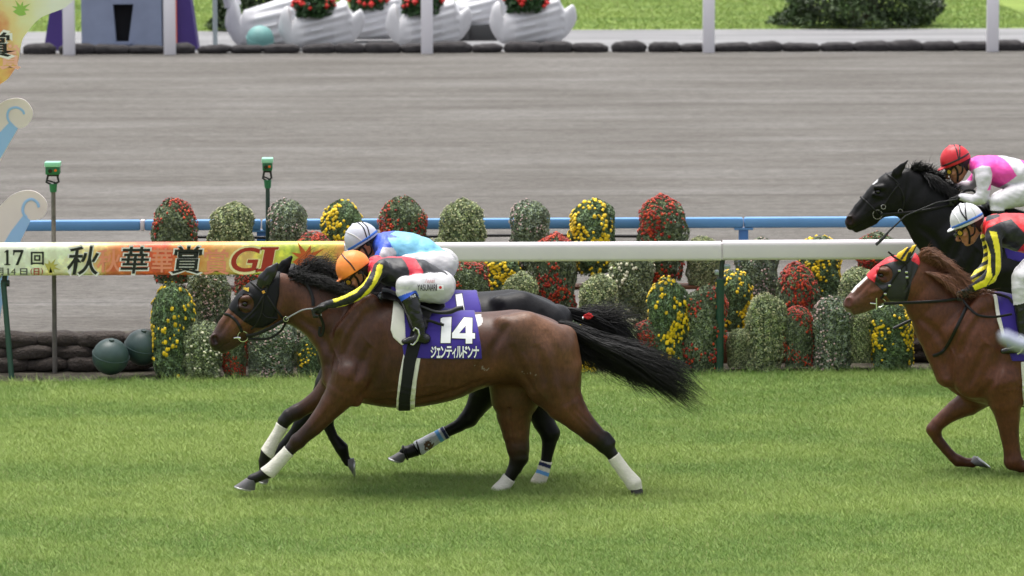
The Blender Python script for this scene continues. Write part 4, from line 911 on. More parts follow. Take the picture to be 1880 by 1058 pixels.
def horse(name, Y, label, cat, group, pal, coat, chains, T_head, T_trunk, vox=.0085, paint=None, ear=True, legl=None):
    f = Field(Y); trunk_prims(f, T_trunk); head_prims(f, T_head, ear)
    for c in chains: f.chain(c['p'], lat=c.get('lat', 1), k=c.get('k', .03), tag=c['tag'], col=c.get('c', 0), dy=c.get('dy', 0))
    tt = lambda L_, T_: [[T_(a, b)[:2] for a, b in l] for l in L_]
    relief(f, tt([[(655, 572), (628, 610), (606, 650), (603, 690)], [(672, 575), (648, 610), (630, 650)], [(556, 588), (584, 610), (606, 650)], [(700, 600), (704, 650), (690, 700), (668, 728)], [(676, 640), (660, 680), (640, 712)],
        [(1005, 612), (1022, 650), (1030, 700), (1042, 740)], [(985, 640), (1000, 690), (1010, 735)], [(880, 700), (915, 700), (950, 718)], [(930, 600), (905, 640), (900, 680)], [(940, 640), (955, 680), (975, 715)]], T_trunk), 6.5, .035, '-', out=.012)
    relief(f, tt([[(790+i*17, 672), (785+i*17, 700), (779+i*17, 722)] for i in (0, 2, 3, 5)], T_trunk), 3, .03, '-', out=.012)
    relief(f, tt([[(690, 738), (760, 738), (830, 722), (890, 700)]], T_trunk), 5, .03, '-', out=.008)
    relief(f, tt([[(640, 640), (652, 670), (646, 700), (634, 722)], [(612, 640), (622, 665), (618, 700)], [(720, 700), (760, 712), (800, 706), (840, 712)], [(960, 650), (975, 680), (985, 712), (1005, 735)], [(660, 600), (672, 625), (690, 640)], [(700, 722), (730, 716), (756, 722)], [(1000, 640), (1012, 672), (1005, 705)]], T_trunk), 1.5, .012, '+', out=-.002)
    relief(f, tt([[(470, 575), (455, 590), (436, 600), (420, 612)], [(455, 584), (446, 604), (430, 614)], [(492, 590), (478, 603), (462, 612)]], T_head), 1.0, .008, '+', out=-.001, tag='head', col=2)
    relief(f, tt([[(512, 515), (514, 545), (505, 580)], [(428, 575), (415, 595), (404, 612)]], T_head), 3.5, .02, '-', out=.006, tag='head', col=2)
    if legl: relief(f, legl, 2.2, .014, '-', out=.005)
    x, y, _ = T_trunk(830, 700); p0 = at(x, y, Y); root = empty(name, (p0[0], Y, 0)); tag(root, label, cat, group)
    lo, hi = f.bounds(); D, ax = f.grid(lo, hi, vox, pad=.05); V, Fq = nets(D, ax)
    C_ = colour(f, V, pal)
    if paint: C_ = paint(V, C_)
    npmesh('body', V, Fq, coat, root, col=C_)
    return f, root
leather = M('leather_black', (.005, .0045, .005), .45, spec=.3, var=.2, vs=30)
silver = M('silver', (.62, .62, .60), .25, metal=1.0)
bandm = M('bandage', lin(226, 222, 210), .85, var=.07, vs=22, bump=.6, bs=60, vstretch=(1, 1, 4))
eye_m = M('eye', (.006, .004, .003), .22)
hoof_m = M('hoof', lin(92, 90, 92), .5, var=.2, vs=30); hoof_d = M('hoof_sole', lin(150, 146, 138), .5, var=.3, vs=30); shoe_m = M('shoe', (.45, .45, .46), .35, metal=.9)
def strap(f, pts, wpx, m, parent, name='strap', off=.004, far=True, flat=.35, near=True):
    P = rsmooth(pts, 6) if len(pts) > 2 else np.array([np.array(pts[0])*(1-t)+np.array(pts[1])*t for t in np.linspace(0, 1, 8)])
    H = f.hit(P[:, 0], P[:, 1], off); r_ = wpx/SC(f.Y)/2; o = None
    for i in range(1, len(H)):                                      # never jump in depth from one point to the next
        if abs(H[i, 1]-H[i-1, 1]) > .06: H[i, 1] = H[i-1, 1]
    if near: o = MB().tube(H, r_, 8, flat=flat).build(name, m, parent)
    if far: G = H.copy(); G[:, 1] = 2*f.Y-G[:, 1]; MB().tube(G, r_, 8, flat=flat).build(name, m, parent)
    return o
def cord(f, pts, wpx, m, parent, name='rein', flat=.6):
    """pts (px,py,dy) in free air"""
    P = [at(p[0], p[1], f.Y+p[2]) for p in pts]; return MB().tube(rsmooth(P, 7), wpx/SC(f.Y)/2, 8, flat=flat).build(name, m, parent)
def ring(f, c, r_, w_, parent, name='bit_ring', dyo=.012, arc=(0, 6.2832)):
    p = f.hit([c[0]], [c[1]], dyo)[0]; s = 1/SC(f.Y)
    for sg in (1, -1):
        y = p[1] if sg == 1 else 2*f.Y-p[1]
        MB().tube([(p[0]+r_*s*math.cos(a), y, p[2]+r_*s*math.sin(a)) for a in np.linspace(*arc, 25)], w_*s/2, 6).build(name, silver, parent)
def hoof(f, cor, rc, toe, heel, parent, dy, wid=.056, mat=None):
    c, t, h = [np.array(at(p[0], p[1], f.Y+dy)) for p in (cor, toe, heel)]; s = 1/SC(f.Y); ax_ = (t-h); L_ = np.linalg.norm(ax_); e = ax_/L_; m_ = (t+h)/2; dn = m_-c; n = 18; V = []; lat = np.array([0, 1, 0])
    up = -np.cross(e, lat); up = up if np.dot(up, c-m_) > 0 else -up
    for k, (q, ra, rb) in enumerate(((0, rc*s*1.02, wid*.80), (.08, rc*s*1.1, wid*.84), (.55, (rc*s+L_/2)/2*1.02, wid*.92), (.92, L_/2*.99, wid), (1, L_/2, wid*1.0), (1.0, L_/2*.72, wid*.7), (.93, L_/2*.6, wid*.55))):
        o = c+dn*q
        e2 = e if q > .5 else e
        V += [o+e2*ra*math.cos(a)+lat*rb*math.sin(a) for a in np.linspace(0, 2*math.pi, n, endpoint=False)]
    Fc = [(i*n+j, i*n+(j+1) % n, (i+1)*n+(j+1) % n, (i+1)*n+j) for i in range(6) for j in range(n)]+[tuple(range(n)), tuple(6*n+j for j in range(n))]
    o = MB().add(V, Fc).build('hoof', mat or hoof_m, parent, ang=50)
    MB().tube([m_+e*L_*.47*math.cos(a)+lat*wid*.93*math.sin(a)-up*.002 for a in np.linspace(-2.3, 2.3, 22)], .007, 6, flat=.9).build('shoe', shoe_m, o)
def eyeball(f, T, parent, r_=4.6, dyo=.086):
    x, y, k = T(450, 558, 1)
    for s in (-1, 1):
        c = at(x, y, f.Y+s*dyo); bm = bmesh.new(); bmesh.ops.create_uvsphere(bm, u_segments=20, v_segments=14, radius=r_*k/SC(f.Y)*1.05); bmesh.ops.translate(bm, verts=bm.verts, vec=Vector(c)); me = bpy.data.meshes.new('eye'); bm.to_mesh(me); bm.free(); me.shade_smooth(); link('eye', me, eye_m, parent)
def bandage(f, tag_, poly, dy, parent, m=None, off=.007, vox=.005, name='bandage', col=None):
    g = f.sub(tag_); return shell(name, g, off, poly, f.Y+dy, m or bandm, parent, vox=vox, y0=f.Y+dy-.12, y1=f.Y+dy+.12, ripple=.0009, col=col)
def HP(f, pts, Y=None): return [at(p[0], p[1], f.Y+(p[2] if len(p) > 2 else 0)) for p in pts]

hair_black = M('hair_black', (.006, .0055, .006), .45, attr=True, spec=.3)
# ---------------------------------------------------------------- leading bay horse
BAY = [(.062, .0225, .0112), (.005, .004, .004), (.085, .031, .014), (.015, .010, .009), (.10, .018, .012), (.118, .054, .029), (.070, .026, .012)]
coat1 = make_coat('coat_bay', BAY, .36)
Y1 = 29.84
ch1 = [
 dict(p=[(520, 547, 41, 0, .52), (547, 558, 41, 0, .54), (584, 573, 47, 0, .56), (619, 598, 58, 0, .58), (652, 627, 71, 0, .64), (680, 640, 79, 0, .7)], tag='neck', c=0, k=.04),
 dict(p=[(540, 527, 10, 0), (590, 533, 11, 0), (650, 548, 14, 0), (700, 556, 16, 0)], tag='neck', c=1, k=.04),
 dict(p=[(548, 590, 7, -.03), (580, 612, 9, -.05), (604, 655, 13, -.07)], tag='neck', c=0, k=.04),
 dict(p=[(645, 692, 40, -.17), (632, 716, 33, -.165), (613, 740, 25, -.16), (596, 761, 20, -.155), (576, 784, 16.5, -.15), (557, 801, 14, -.15), (547, 810, 14, -.15)], tag='fore_near', c=0, k=.035),
 dict(p=[(547, 810, 14, -.15), (536, 822, 11.5, -.15), (524, 835, 10, -.15), (508, 852, 10.5, -.15), (494, 866, 12.5, -.15), (478, 874, 9.5, -.15), (463, 880, 9.5, -.15)], tag='fore_near', c=1, k=.02),
 dict(p=[(648, 728, 12, -.20), (655, 738, 9, -.19)], tag='fore_near', c=0, k=.03),
 dict(p=[(628, 690, 34, .15), (606, 716, 26, .15), (585, 733, 18.5, .15), (562, 747, 14.5, .15), (545, 757, 14, .15)], tag='fore_far', c=0, k=.035),
 dict(p=[(545, 757, 14, .15), (531, 764, 14, .15), (522, 774, 12.5, .15), (515, 788, 9.5, .15), (502, 810, 9.5, .15), (490, 832, 12, .15), (484, 847, 9.5, .15), (485, 862, 9.5, .15)], tag='fore_far', c=1, k=.02),
 dict(p=[(1000, 660, 58, -.13, .8), (1014, 703, 50, -.15, .85), (1036, 740, 36, -.16, .9), (1062, 770, 25, -.16), (1086, 794, 19, -.16)], tag='hind_near', c=6, k=.05),
 dict(p=[(1086, 794, 19, -.16), (1101, 807, 17.5, -.16), (1111, 818, 16, -.16), (1121, 831, 11.5, -.16), (1134, 850, 10.5, -.16), (1149, 870, 11, -.16), (1163, 887, 13, -.16), (1168, 899, 10, -.16)], tag='hind_near', c=1, k=.02),
 dict(p=[(1114, 800, 7, -.16), (1124, 812, 6.5, -.16)], tag='hind_near', c=1, k=.025),
 dict(p=[(945, 680, 52, .12, .8), (946, 728, 46, .13, .85), (944, 762, 33, .13), (947, 795, 25.5, .12), (951, 822, 20.5, .11)], tag='hind_far', c=6, k=.05),
 dict(p=[(951, 822, 20.5, .11), (953, 840, 18, .10), (946, 858, 13.5, .10), (936, 876, 11, .10), (926, 890, 11.5, .10), (915, 902, 12.5, .10), (905, 910, 9.5, .10)], tag='hind_far', c=1, k=.02)]
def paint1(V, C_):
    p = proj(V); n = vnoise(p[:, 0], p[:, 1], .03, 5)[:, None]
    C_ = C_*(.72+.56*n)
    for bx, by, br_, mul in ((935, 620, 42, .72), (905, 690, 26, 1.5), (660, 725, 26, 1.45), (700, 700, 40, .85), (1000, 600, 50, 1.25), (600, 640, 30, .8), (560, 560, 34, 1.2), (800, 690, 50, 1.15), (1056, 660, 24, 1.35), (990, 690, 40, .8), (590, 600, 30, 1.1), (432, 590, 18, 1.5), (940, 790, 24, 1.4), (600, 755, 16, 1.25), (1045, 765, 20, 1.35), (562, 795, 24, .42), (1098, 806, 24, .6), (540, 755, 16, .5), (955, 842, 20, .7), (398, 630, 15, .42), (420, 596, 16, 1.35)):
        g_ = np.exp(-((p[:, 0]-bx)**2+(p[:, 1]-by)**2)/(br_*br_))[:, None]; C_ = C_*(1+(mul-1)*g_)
    w = inpoly(p, [(868, 578), (884, 577), (886, 592), (880, 600), (872, 600)]) & (V[:, 1] < Y1+.05); C_[w] = (.55, .53, .52)
    for a, b, s in (((955, 680), (985, 694), .5), ((868, 668), (900, 682), .4)):
        q = vnoise(p[:, 0], p[:, 1], .35, 9); m_ = inpoly(p, [(a[0], a[1]-4), (b[0], b[1]-5), (b[0]+6, b[1]+3), (a[0]+4, a[1]+6)]) & (q > .72); C_[m_] = C_[m_]*.4+np.array([.2, .18, .17])
    return C_
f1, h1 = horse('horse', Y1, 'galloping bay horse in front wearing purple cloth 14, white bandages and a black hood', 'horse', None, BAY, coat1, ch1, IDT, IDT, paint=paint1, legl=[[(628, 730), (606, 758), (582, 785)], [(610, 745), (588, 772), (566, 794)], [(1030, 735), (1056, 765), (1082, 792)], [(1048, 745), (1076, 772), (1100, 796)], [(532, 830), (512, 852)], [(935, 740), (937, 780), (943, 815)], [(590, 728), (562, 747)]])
eyeball(f1, IDT, h1)
hoodm = M('hood_black', (.004, .004, .0055), .5, var=.15, vs=25, spec=.22)
hd1 = f1.sub('head', 'neck', 'ear')
earm = M('ear_cover', (.008, .008, .011), .3, spec=.5)
shell('ear_cover', f1.sub('ear'), .007, [(470, 535), (465, 505), (500, 475), (520, 476), (514, 505), (497, 530)], Y1-.08, earm, h1, vox=.005)
hood1 = shell('hood', f1.sub('head', 'neck'), .005, [(419, 567), (428, 540), (455, 505), (480, 480), (520, 476), (514, 500), (513, 540), (508, 562), (511, 584), (500, 593), (483, 602), (468, 602), (449, 590), (432, 577)], Y1-.06, hoodm, h1, holes=[[(452+14.5*math.cos(a), 557+17*math.sin(a)) for a in np.linspace(0, 6.28, 16, endpoint=False)]], vox=.0055)
hd = hd1
def hs_(px, py, o=.008): return hd1.hit(px, py, o)
write('hood_lettering', [text_pts('Shadai'[:0] or 'Gentil', (446, 524, 457, 532), .02, .3)], lambda x, y: hs_(x, y+(x-446)*.45-1, .009), M('gold_thread', lin(225, 190, 60), .5), hood1)
bridle = [([(486, 540), (470, 566), (447, 590)], 4.5), ([(484, 545), (480, 575), (470, 596), (461, 605)], 3), ([(490, 543), (503, 563), (520, 585)], 4), ([(412, 577), (421, 579), (433, 589), (441, 602), (444, 610)], 5.5), ([(459, 517), (470, 526), (484, 538)], 4), ([(492, 525), (487, 540)], 5), ([(481, 575), (490, 583), (510, 585)], 2.4)]
for p, w_ in bridle: strap(hd1, p, w_, leather, h1, 'bridle_strap', off=.010)
MB().tube([hs_([484], [536], .008)[0]+np.array([0, -.01, 0]), hs_([484], [536], .012)[0]+np.array([0, -.018, 0])], .013, 4).build('rosette', M('rosette', lin(220, 160, 60), .4), h1)
ring(hd1, (446, 618), 9.5, 2.2, h1); 
MB().tube(list(hs_([429, 436, 441], [621, 620, 621], .008)), [.006, .009, .012], 8).build('bit_bar', silver, h1)
cord(f1, [(452, 617, -.085), (470, 614, -.10), (495, 603, -.11), (515, 592, -.115), (525, 587, -.12)], 6.5, leather, h1)
cord(f1, [(455, 622, -.085), (475, 623, -.10), (495, 621, -.10), (512, 611, -.10), (521, 600, -.11), (525, 590, -.12)], 4.5, leather, h1)
cord(f1, [(525, 586, -.125), (540, 577, -.135), (557, 569, -.15), (575, 567, -.17), (586, 571, -.185), (590, 580, -.19)], 2.6, M('rein_grey', lin(150, 150, 155), .5), h1)
cord(f1, [(452, 617, .085), (500, 600, .11), (540, 575, .12), (590, 560, .10)], 4, leather, h1)
MB().tube([at(525, 586, Y1-.125)+np.array([.017*math.cos(a), 0, .017*math.sin(a)]) for a in np.linspace(0, 6.283, 20)], .0035, 6).build('martingale_ring', silver, h1)
cord(f1, [(586, 578, -.19), (591, 588, -.18), (594, 600, -.17), (592, 612, -.165), (589, 617, -.165), (586, 612, -.165), (588, 600, -.165)], 5.5, leather, h1)
strap(f1, [(563, 522), (570, 535), (574, 548), (575, 562)], 6, leather, h1, 'neck_strap', off=.012)
strap(f1, [(575, 560), (600, 590), (640, 620), (700, 640), (742, 640)], 0.01, leather, h1, 'neck_strap', off=-.03) if False else None
# cloth, pad, girth, saddle
purple = M('cloth_purple', lin(48, 28, 132), .75, var=.06, vs=12, sheen=.25)
padw = M('pad_white', lin(220, 217, 208), .8, var=.05, vs=20)
tr1 = f1.sub('trunk')
shell('saddle_pad', tr1, .016, [(724, 545), (717, 606), (722, 620), (738, 634), (746, 630), (740, 540)], Y1-.27, padw, h1, vox=.006)
cl1 = shell('number_cloth', tr1, .013, [(724, 535), (728, 595), (738, 630), (742, 657), (800, 658.5), (885, 659.5), (883, 635), (877, 600), (871, 577), (866, 560), (790, 535)], Y1-.285, purple, h1, vox=.006, ripple=.0008)
shell('girth_trim', tr1, .011, [(742, 645), (733, 690), (728, 735), (727, 760), (761, 760), (762, 735), (765, 700), (774, 645)], Y1-.27, padw, h1, vox=.0055)
shell('girth', tr1, .019, [(756, 600), (748, 633), (741, 660), (736, 706), (732, 735), (731, 762), (753, 762), (753, 735), (756.5, 706), (763, 665), (772, 633), (786, 600)], Y1-.28, M('girth_black', (.004, .004, .005), .85, var=.15, vs=30), h1, vox=.0055)
shell('saddle', tr1, .040, [(700, 549), (700, 538), (712, 540), (740, 552), (790, 556), (815, 560), (818, 568), (800, 575), (792, 577), (784, 600), (762, 610), (752, 600), (742, 570), (730, 556)], Y1-.22, leather, h1, vox=.006)
MB().tube(rsmooth(HP(f1, [(697, 549, -.10), (701, 541, -.09), (712, 541, -.08), (728, 548, -.09), (745, 552, -.12)]), 6), .020, 10, flat=.7).build('saddle_pommel', M('saddle_grey', lin(150, 158, 170), .4), h1)
def lay(f_, off): return lambda x, y: f_.hit(x, y, off)
cw = M('print_white', lin(238, 238, 240), .6); ck = M('print_black', (.012, .012, .014), .6)
g14 = [poly2((808, 585), (812, 582.5), (829, 582), (828, 630.5), (809, 630.5), (810.5, 590), (808, 590))]
def remesh2(V, Fc, cut=7):
    bm = bmesh.new(); vs = [bm.verts.new((x, y, 0)) for x, y in V]; 
    for q in Fc: bm.faces.new([vs[i] for i in q])
    bmesh.ops.triangulate(bm, faces=bm.faces)
    for _ in range(4):
        e = [e for e in bm.edges if e.calc_length() > cut]
        if not e: break
        bmesh.ops.subdivide_edges(bm, edges=e, cuts=1); bmesh.ops.triangulate(bm, faces=bm.faces)
    bm.verts.index_update(); r_ = (np.array([v.co[:2] for v in bm.verts]), [[v.index for v in q.verts] for q in bm.faces]); bm.free(); return r_
def grow(P, g):
    P = np.array(P, float); n = len(P); o = []; A = .5*sum(P[i][0]*P[(i+1) % n][1]-P[(i+1) % n][0]*P[i][1] for i in range(n)); s = 1 if A > 0 else -1
    for i in range(n):
        a, b, c = P[i-1], P[i], P[(i+1) % n]; n1 = np.array([b[1]-a[1], a[0]-b[0]]); n2 = np.array([c[1]-b[1], b[0]-c[0]]); n1 /= np.linalg.norm(n1); n2 /= np.linalg.norm(n2); m_ = n1+n2; m_ /= max(.5, np.dot(m_, n1)); o.append(b+s*m_*g)
    return o
D1 = [(809, 585), (813, 583), (829, 582), (827, 630), (809, 630), (811, 592), (809, 592)]
D4 = [(852, 583), (867, 584), (867, 612), (872, 612), (872, 622), (867, 622), (867, 631), (855, 631), (855, 622), (827+3, 621), (828+2, 612)]
D4h = [(855, 598), (855, 612), (843, 612)]
def digit(P, nm='number', holes=None): 
    pass
def with_hole(outer, hole):
    """bridge the hole into the outline"""
    o = [tuple(p) for p in outer]; h = [tuple(p) for p in hole]
    i, j = min(((i, j) for i in range(len(o)) for j in range(len(h))), key=lambda q: (o[q[0]][0]-h[q[1]][0])**2+(o[q[0]][1]-h[q[1]][1])**2)
    return o[:i+1]+[h[(j+k) % len(h)] for k in range(len(h)+1)]+o[i:]
def tri2(P, cut=7):
    from mathutils.geometry import tessellate_polygon
    t = tessellate_polygon([[Vector((x, y, 0)) for x, y in P]]); V = np.array(P, float); bm = bmesh.new(); vs = [bm.verts.new((x, y, 0)) for x, y in V]
    for q in t:
        if len(set(q)) == 3:
            try: bm.faces.new([vs[i] for i in q])
            except ValueError: pass
    for _ in range(4):
        e = [e for e in bm.edges if e.calc_length() > cut]
        if not e: break
        bmesh.ops.subdivide_edges(bm, edges=e, cuts=1); bmesh.ops.triangulate(bm, faces=bm.faces)
    bm.verts.index_update(); r_ = (np.array([v.co[:2] for v in bm.verts]), [[v.index for v in q.verts] for q in bm.faces]); bm.free(); return r_
write('number_outline', [tri2(grow(D1, 1.3))], lay(tr1, .0155), ck, cl1); write('number', [tri2(D1)], lay(tr1, .0175), cw, cl1)
hg = grow(D4h, -1.0); write('number_outline', [tri2(with_hole(grow(D4, 1.3), hg[::-1]))], lay(tr1, .0155), ck, cl1); write('number', [tri2(with_hole(D4, D4h[::-1]))], lay(tr1, .0175), cw, cl1)
x = 791.0
for ch, w_ in zip('ジェンティルドンナ', (11, 7.5, 10, 11, 7.5, 11.5, 9.5, 10, 11)):
    h_ = (640 if ch in 'ェィ' else 636.5)
    write('name_outline', [text_pts(ch, (x-.6, h_-.8, x+w_-.4, 657.6), .05, 0, 6)], lay(tr1, .0155), ck, cl1); write('name_letter', [text_pts(ch, (x, h_, x+w_-1, 656.8), .028, 0, 6)], lay(tr1, .0175), cw, cl1); x += w_
# legs: bandages and hooves
bandage(f1, 'fore_near', [(519, 816), (544, 842), (509, 884), (474, 858)], -.15, h1)
bandage(f1, 'fore_far', [(504, 773), (532, 790), (503, 846), (472, 818)], .15, h1)
bandage(f1, 'hind_near', [(1110, 849), (1144, 825), (1187, 878), (1183, 896), (1153, 900)], -.16, h1)
bandage(f1, 'hind_far', [(918, 864), (955, 892), (938, 912), (920, 925), (885, 920)], .10, h1)
hoof(f1, (461, 880), 9.5, (430, 893), (468, 900), h1, -.15); hoof(f1, (485, 866), 9, (476, 884), (493, 886), h1, .15)
hoof(f1, (1169, 898), 10.5, (1158, 913), (1181, 914), h1, -.16, mat=M('hoof_dark', (.02, .018, .017), .5)); hoof(f1, (903, 909), 9, (890, 918), (908, 921), h1, .10)
# tail, mane
def G3(f_, rows): return [np.array(HP(f_, r_)) for r_ in rows]
strands('tail', G3(f1, [[(1028, 592, -.03), (1060, 600, -.03), (1100, 622, -.05), (1150, 636, -.06), (1205, 655, -.08), (1252, 678, -.08), (1294, 718, -.08)],
    [(1032, 597, -.04), (1064, 611, -.06), (1110, 632, -.1), (1165, 656, -.12), (1215, 684, -.14), (1260, 712, -.14), (1300, 742, -.12)],
    [(1035, 602, 0), (1066, 622, 0), (1110, 645, 0), (1160, 668, 0), (1205, 692, -.02), (1250, 730, -.04), (1294, 756, -.04)],
    [(1040, 608, .03), (1064, 635, .05), (1098, 662, .06), (1140, 680, .07), (1185, 690, .08), (1230, 712, .08), (1262, 738, .08)]]), 1500, hair_black, h1, w=.0034, spread=.030, curl=.022, seed=4, steps=18, lmin=.62)
strands('tail_wisps', G3(f1, [[(1044, 606, -.03), (1058, 640, -.05), (1066, 670, -.06), (1072, 700, -.06)], [(1050, 612, 0), (1072, 650, 0), (1090, 672, 0), (1112, 700, 0)], [(1056, 616, 0), (1085, 655, 0), (1125, 678, 0), (1160, 704, 0)], [(1060, 612, .02), (1100, 650, .02), (1150, 678, .04), (1200, 715, .04)]]), 420, hair_black, h1, w=.0028, spread=.030, curl=.030, seed=6, steps=16, lmin=.35)
strands('mane', G3(f1, [[(522, 512, -.0), (532, 506, -.03), (546, 505, -.04), (560, 509, -.05)], [(540, 516, -.0), (556, 511, -.03), (572, 512, -.06), (588, 519, -.08)], [(562, 519, -.0), (582, 515, -.05), (602, 520, -.10), (622, 534, -.13)], [(585, 523, -.02), (610, 524, -.07), (636, 534, -.13), (655, 548, -.15)], [(620, 532, -.02), (645, 534, -.08), (668, 545, -.14), (690, 556, -.17)], [(655, 538, -.02), (675, 541, -.08), (700, 551, -.14), (722, 560, -.17)]]), 750, hair_black, h1, w=.0030, spread=.018, curl=.028, seed=8, steps=10)
# ---------------------------------------------------------------- dark horse beside it
DK = [(.007, .0065, .0075), (.003, .003, .003), (.007, .006, .007), (.006, .005, .006), (.04, .012, .01), (.009, .0085, .010), (.004, .004, .004)]
coat2 = make_coat('coat_dark', DK, .40)
Y2 = 30.48; T2 = shiftT(-9, -37)
ch2 = [dict(p=[(548, 532, 42, 0, .50), (572, 546, 46, 0, .50), (604, 562, 54, 0, .52), (634, 582, 64, 0, .55), (660, 596, 72, 0, .62), (680, 604, 78, 0, .7)], tag='neck', k=.04),
 dict(p=[(630, 655, 36, -.15), (615, 700, 30, -.15), (603, 725, 22, -.15), (598, 752, 16, -.15), (599, 768, 13, -.15)], tag='fore_near', k=.035),
 dict(p=[(599, 768, 13, -.15), (604, 785, 10, -.15), (612, 803, 9, -.15), (627, 823, 12.5, -.15), (634, 841, 8, -.15), (639, 849, 8, -.15)], tag='fore_near', c=1, k=.02),
 dict(p=[(630, 668, 36, .14), (606, 705, 28, .14), (588, 735, 19, .14), (566, 762, 15, .14), (553, 778, 14, .14), (540, 795, 10, .14), (516, 825, 10, .14), (500, 846, 11.5, .14), (492, 862, 9, .14), (489, 874, 9, .14)], tag='fore_far', c=1, k=.03),
 dict(p=[(930, 650, 52, .12, .8), (905, 695, 38, .14), (885, 730, 25, .15), (872, 752, 19, .15), (861, 768, 16.5, .15)], tag='hind_far', k=.045),
 dict(p=[(861, 768, 16.5, .15), (842, 782, 12, .15), (820, 793, 10.5, .15), (795, 807, 10.5, .15), (770, 822, 13, .15), (752, 830, 9.5, .15), (742, 831, 9.5, .15)], tag='hind_far', c=1, k=.02),
 dict(p=[(980, 650, 54, -.12, .8), (988, 700, 40, -.15), (988, 745, 25, -.2), (998, 775, 20, -.22), (1010, 796, 17.5, -.24)], tag='hind_near', k=.045),
 dict(p=[(1010, 796, 17.5, -.24), (1008, 815, 13, -.25), (1003, 845, 10, -.26), (996, 870, 10.5, -.27), (987, 888, 12.5, -.27), (980, 898, 9.5, -.27)], tag='hind_near', c=1, k=.02)]
T2h = shiftT(27, -14, .98, 492, 499)
f2, h2 = horse('horse', Y2, 'near black horse running half hidden behind the leading bay, striped leg bandages', 'horse', None, DK, coat2, ch2, T2h, T2, vox=.009)
eyeball(f2, T2h, h2)
tr2 = f2.sub('trunk')
cl2 = shell('number_cloth', tr2, .013, [(716, 500), (720, 560), (734, 620), (885, 622), (887, 590), (882, 560), (873, 534), (860, 515)], Y2-.285, purple, h2, vox=.008)
write('number_outline', [tri2(grow([(836, 541), (848, 539), (855, 585), (843, 590)], 1.3))], lay(tr2, .016), ck, cl2); write('number', [tri2([(836, 541), (848, 539), (855, 585), (843, 590)])], lay(tr2, .018), cw, cl2)
shell('saddle', tr2, .035, [(700, 512), (705, 500), (740, 512), (815, 520), (858, 524), (861, 531), (800, 540), (760, 560), (740, 530)], Y2-.22, M('saddle_grey', (0, 0, 0)), h2, vox=.008)
shell('girth', tr2, .018, [(748, 600), (730, 720), (752, 720), (770, 600)], Y2-.28, MATS['girth_black'], h2, vox=.008)
greyb = M('bandage_grey', rough=.8, attr=True, var=.06, vs=22, bump=.4, bs=70)
def stripes(a, b, cols):
    """bandage colours by distance along the leg (picture line a->b)"""
    def fn(V):
        p = proj(V); d = np.array(b, float)-np.array(a, float); L2 = d@d; t = ((p-np.array(a))@d)/L2; C_ = np.zeros((len(V), 3)); C_[:] = cols[0][1]
        for t0, c in cols: C_[t >= t0] = c
        return C_
    return fn
GY = lin(190, 193, 200); NV = lin(26, 36, 80); LB = lin(95, 155, 215); CRM = lin(222, 216, 202)
def mudstripes(V):
    C_ = stripes((824, 790), (770, 822), [(-9, GY), (.10, NV), (.20, GY), (.27, LB), (.39, GY)])(V); p = proj(V); m_ = (inpoly(p, [(778, 812), (790, 808), (797, 815), (792, 826), (780, 828)])) & (vnoise(p[:, 0], p[:, 1], .3, 4) > .3); C_[m_] = lin(92, 70, 50); return C_
bandage(f2, 'hind_far', [(812, 780), (828, 806), (776, 836), (758, 812)], .15, h2, m=greyb, col=mudstripes)
bandage(f2, 'hind_near', [(986, 843), (1018, 850), (1004, 900), (968, 896)], -.26, h2, m=greyb, col=stripes((1003, 846), (987, 893), [(-9, CRM), (.10, NV), (.24, CRM), (.40, LB), (.54, CRM)]))
bb = bandage(f2, 'hind_far', [(758, 815), (770, 836), (748, 842), (736, 820)], .15, h2, m=leather, off=.010, name='bell_boot')
for (a, b) in (((765, 810), (772, 834)), ((740, 820), (748, 843))):
    c0, c1 = at(*a, Y2+.15), at(*b, Y2+.15); m_ = (c0+c1)/2; e = (c1-c0)/2; MB().tube([m_+e*math.cos(q)*(1+.08*math.sin(9*q))+np.array([0, .055, 0])*math.sin(q) for q in np.linspace(0, 6.283, 40)], .008, 6).build('boot_frill', leather, bb)
hoof(f2, (742, 832), 9, (713, 841), (740, 849), h2, .15); hoof(f2, (639, 849), 8, (650, 875), (650, 841), h2, -.15); hoof(f2, (489, 874), 8.5, (480, 890), (497, 890), h2, .14); hoof(f2, (979, 899), 9, (966, 908), (986, 910), h2, -.27)
strands('tail', G3(f2, [[(1020, 560, 0), (1050, 571, 0), (1080, 576, 0), (1120, 582, .02), (1150, 600, .02), (1168, 625, .02), (1182, 650, 0)], [(1024, 565, -.02), (1055, 577, -.04), (1090, 588, -.05), (1125, 606, -.05), (1146, 640, -.05), (1158, 680, -.05), (1178, 714, -.05)], [(1028, 570, 0), (1058, 585, 0), (1092, 604, 0), (1125, 640, .03), (1150, 685, .03), (1185, 714, .03), (1218, 716, .03)]]), 1100, hair_black, h2, w=.0042, spread=.022, curl=.016, seed=14, steps=18, lmin=.5)
strands('tail_wisps', G3(f2, [[(1060, 572, 0), (1100, 572, 0), (1130, 562, .03), (1150, 566, .03)], [(1070, 576, 0), (1120, 578, 0), (1160, 582, .03), (1190, 600, .03)], [(1080, 582, 0), (1130, 590, 0), (1175, 606, .03), (1210, 622, .03)]]), 260, hair_black, h2, w=.0025, spread=.035, curl=.035, seed=15, steps=16, lmin=.4)
rb = MB()
for k in range(7): a = k*.9; rb.tube([at(1072, 580, Y2-.09), at(1080+8*math.cos(a), 581+4*math.sin(a), Y2-.10), at(1085+3*math.cos(a*2), 580+5*math.sin(a), Y2-.09)], .006, 6, flat=.4)
rb.build('tail_ribbon', M('ribbon_red', lin(200, 30, 35), .5), h2); MB().tube([at(1069, 584, Y2-.1), at(1071, 584, Y2-.1)], .010, 8).build('ribbon_knot', cw, h2)
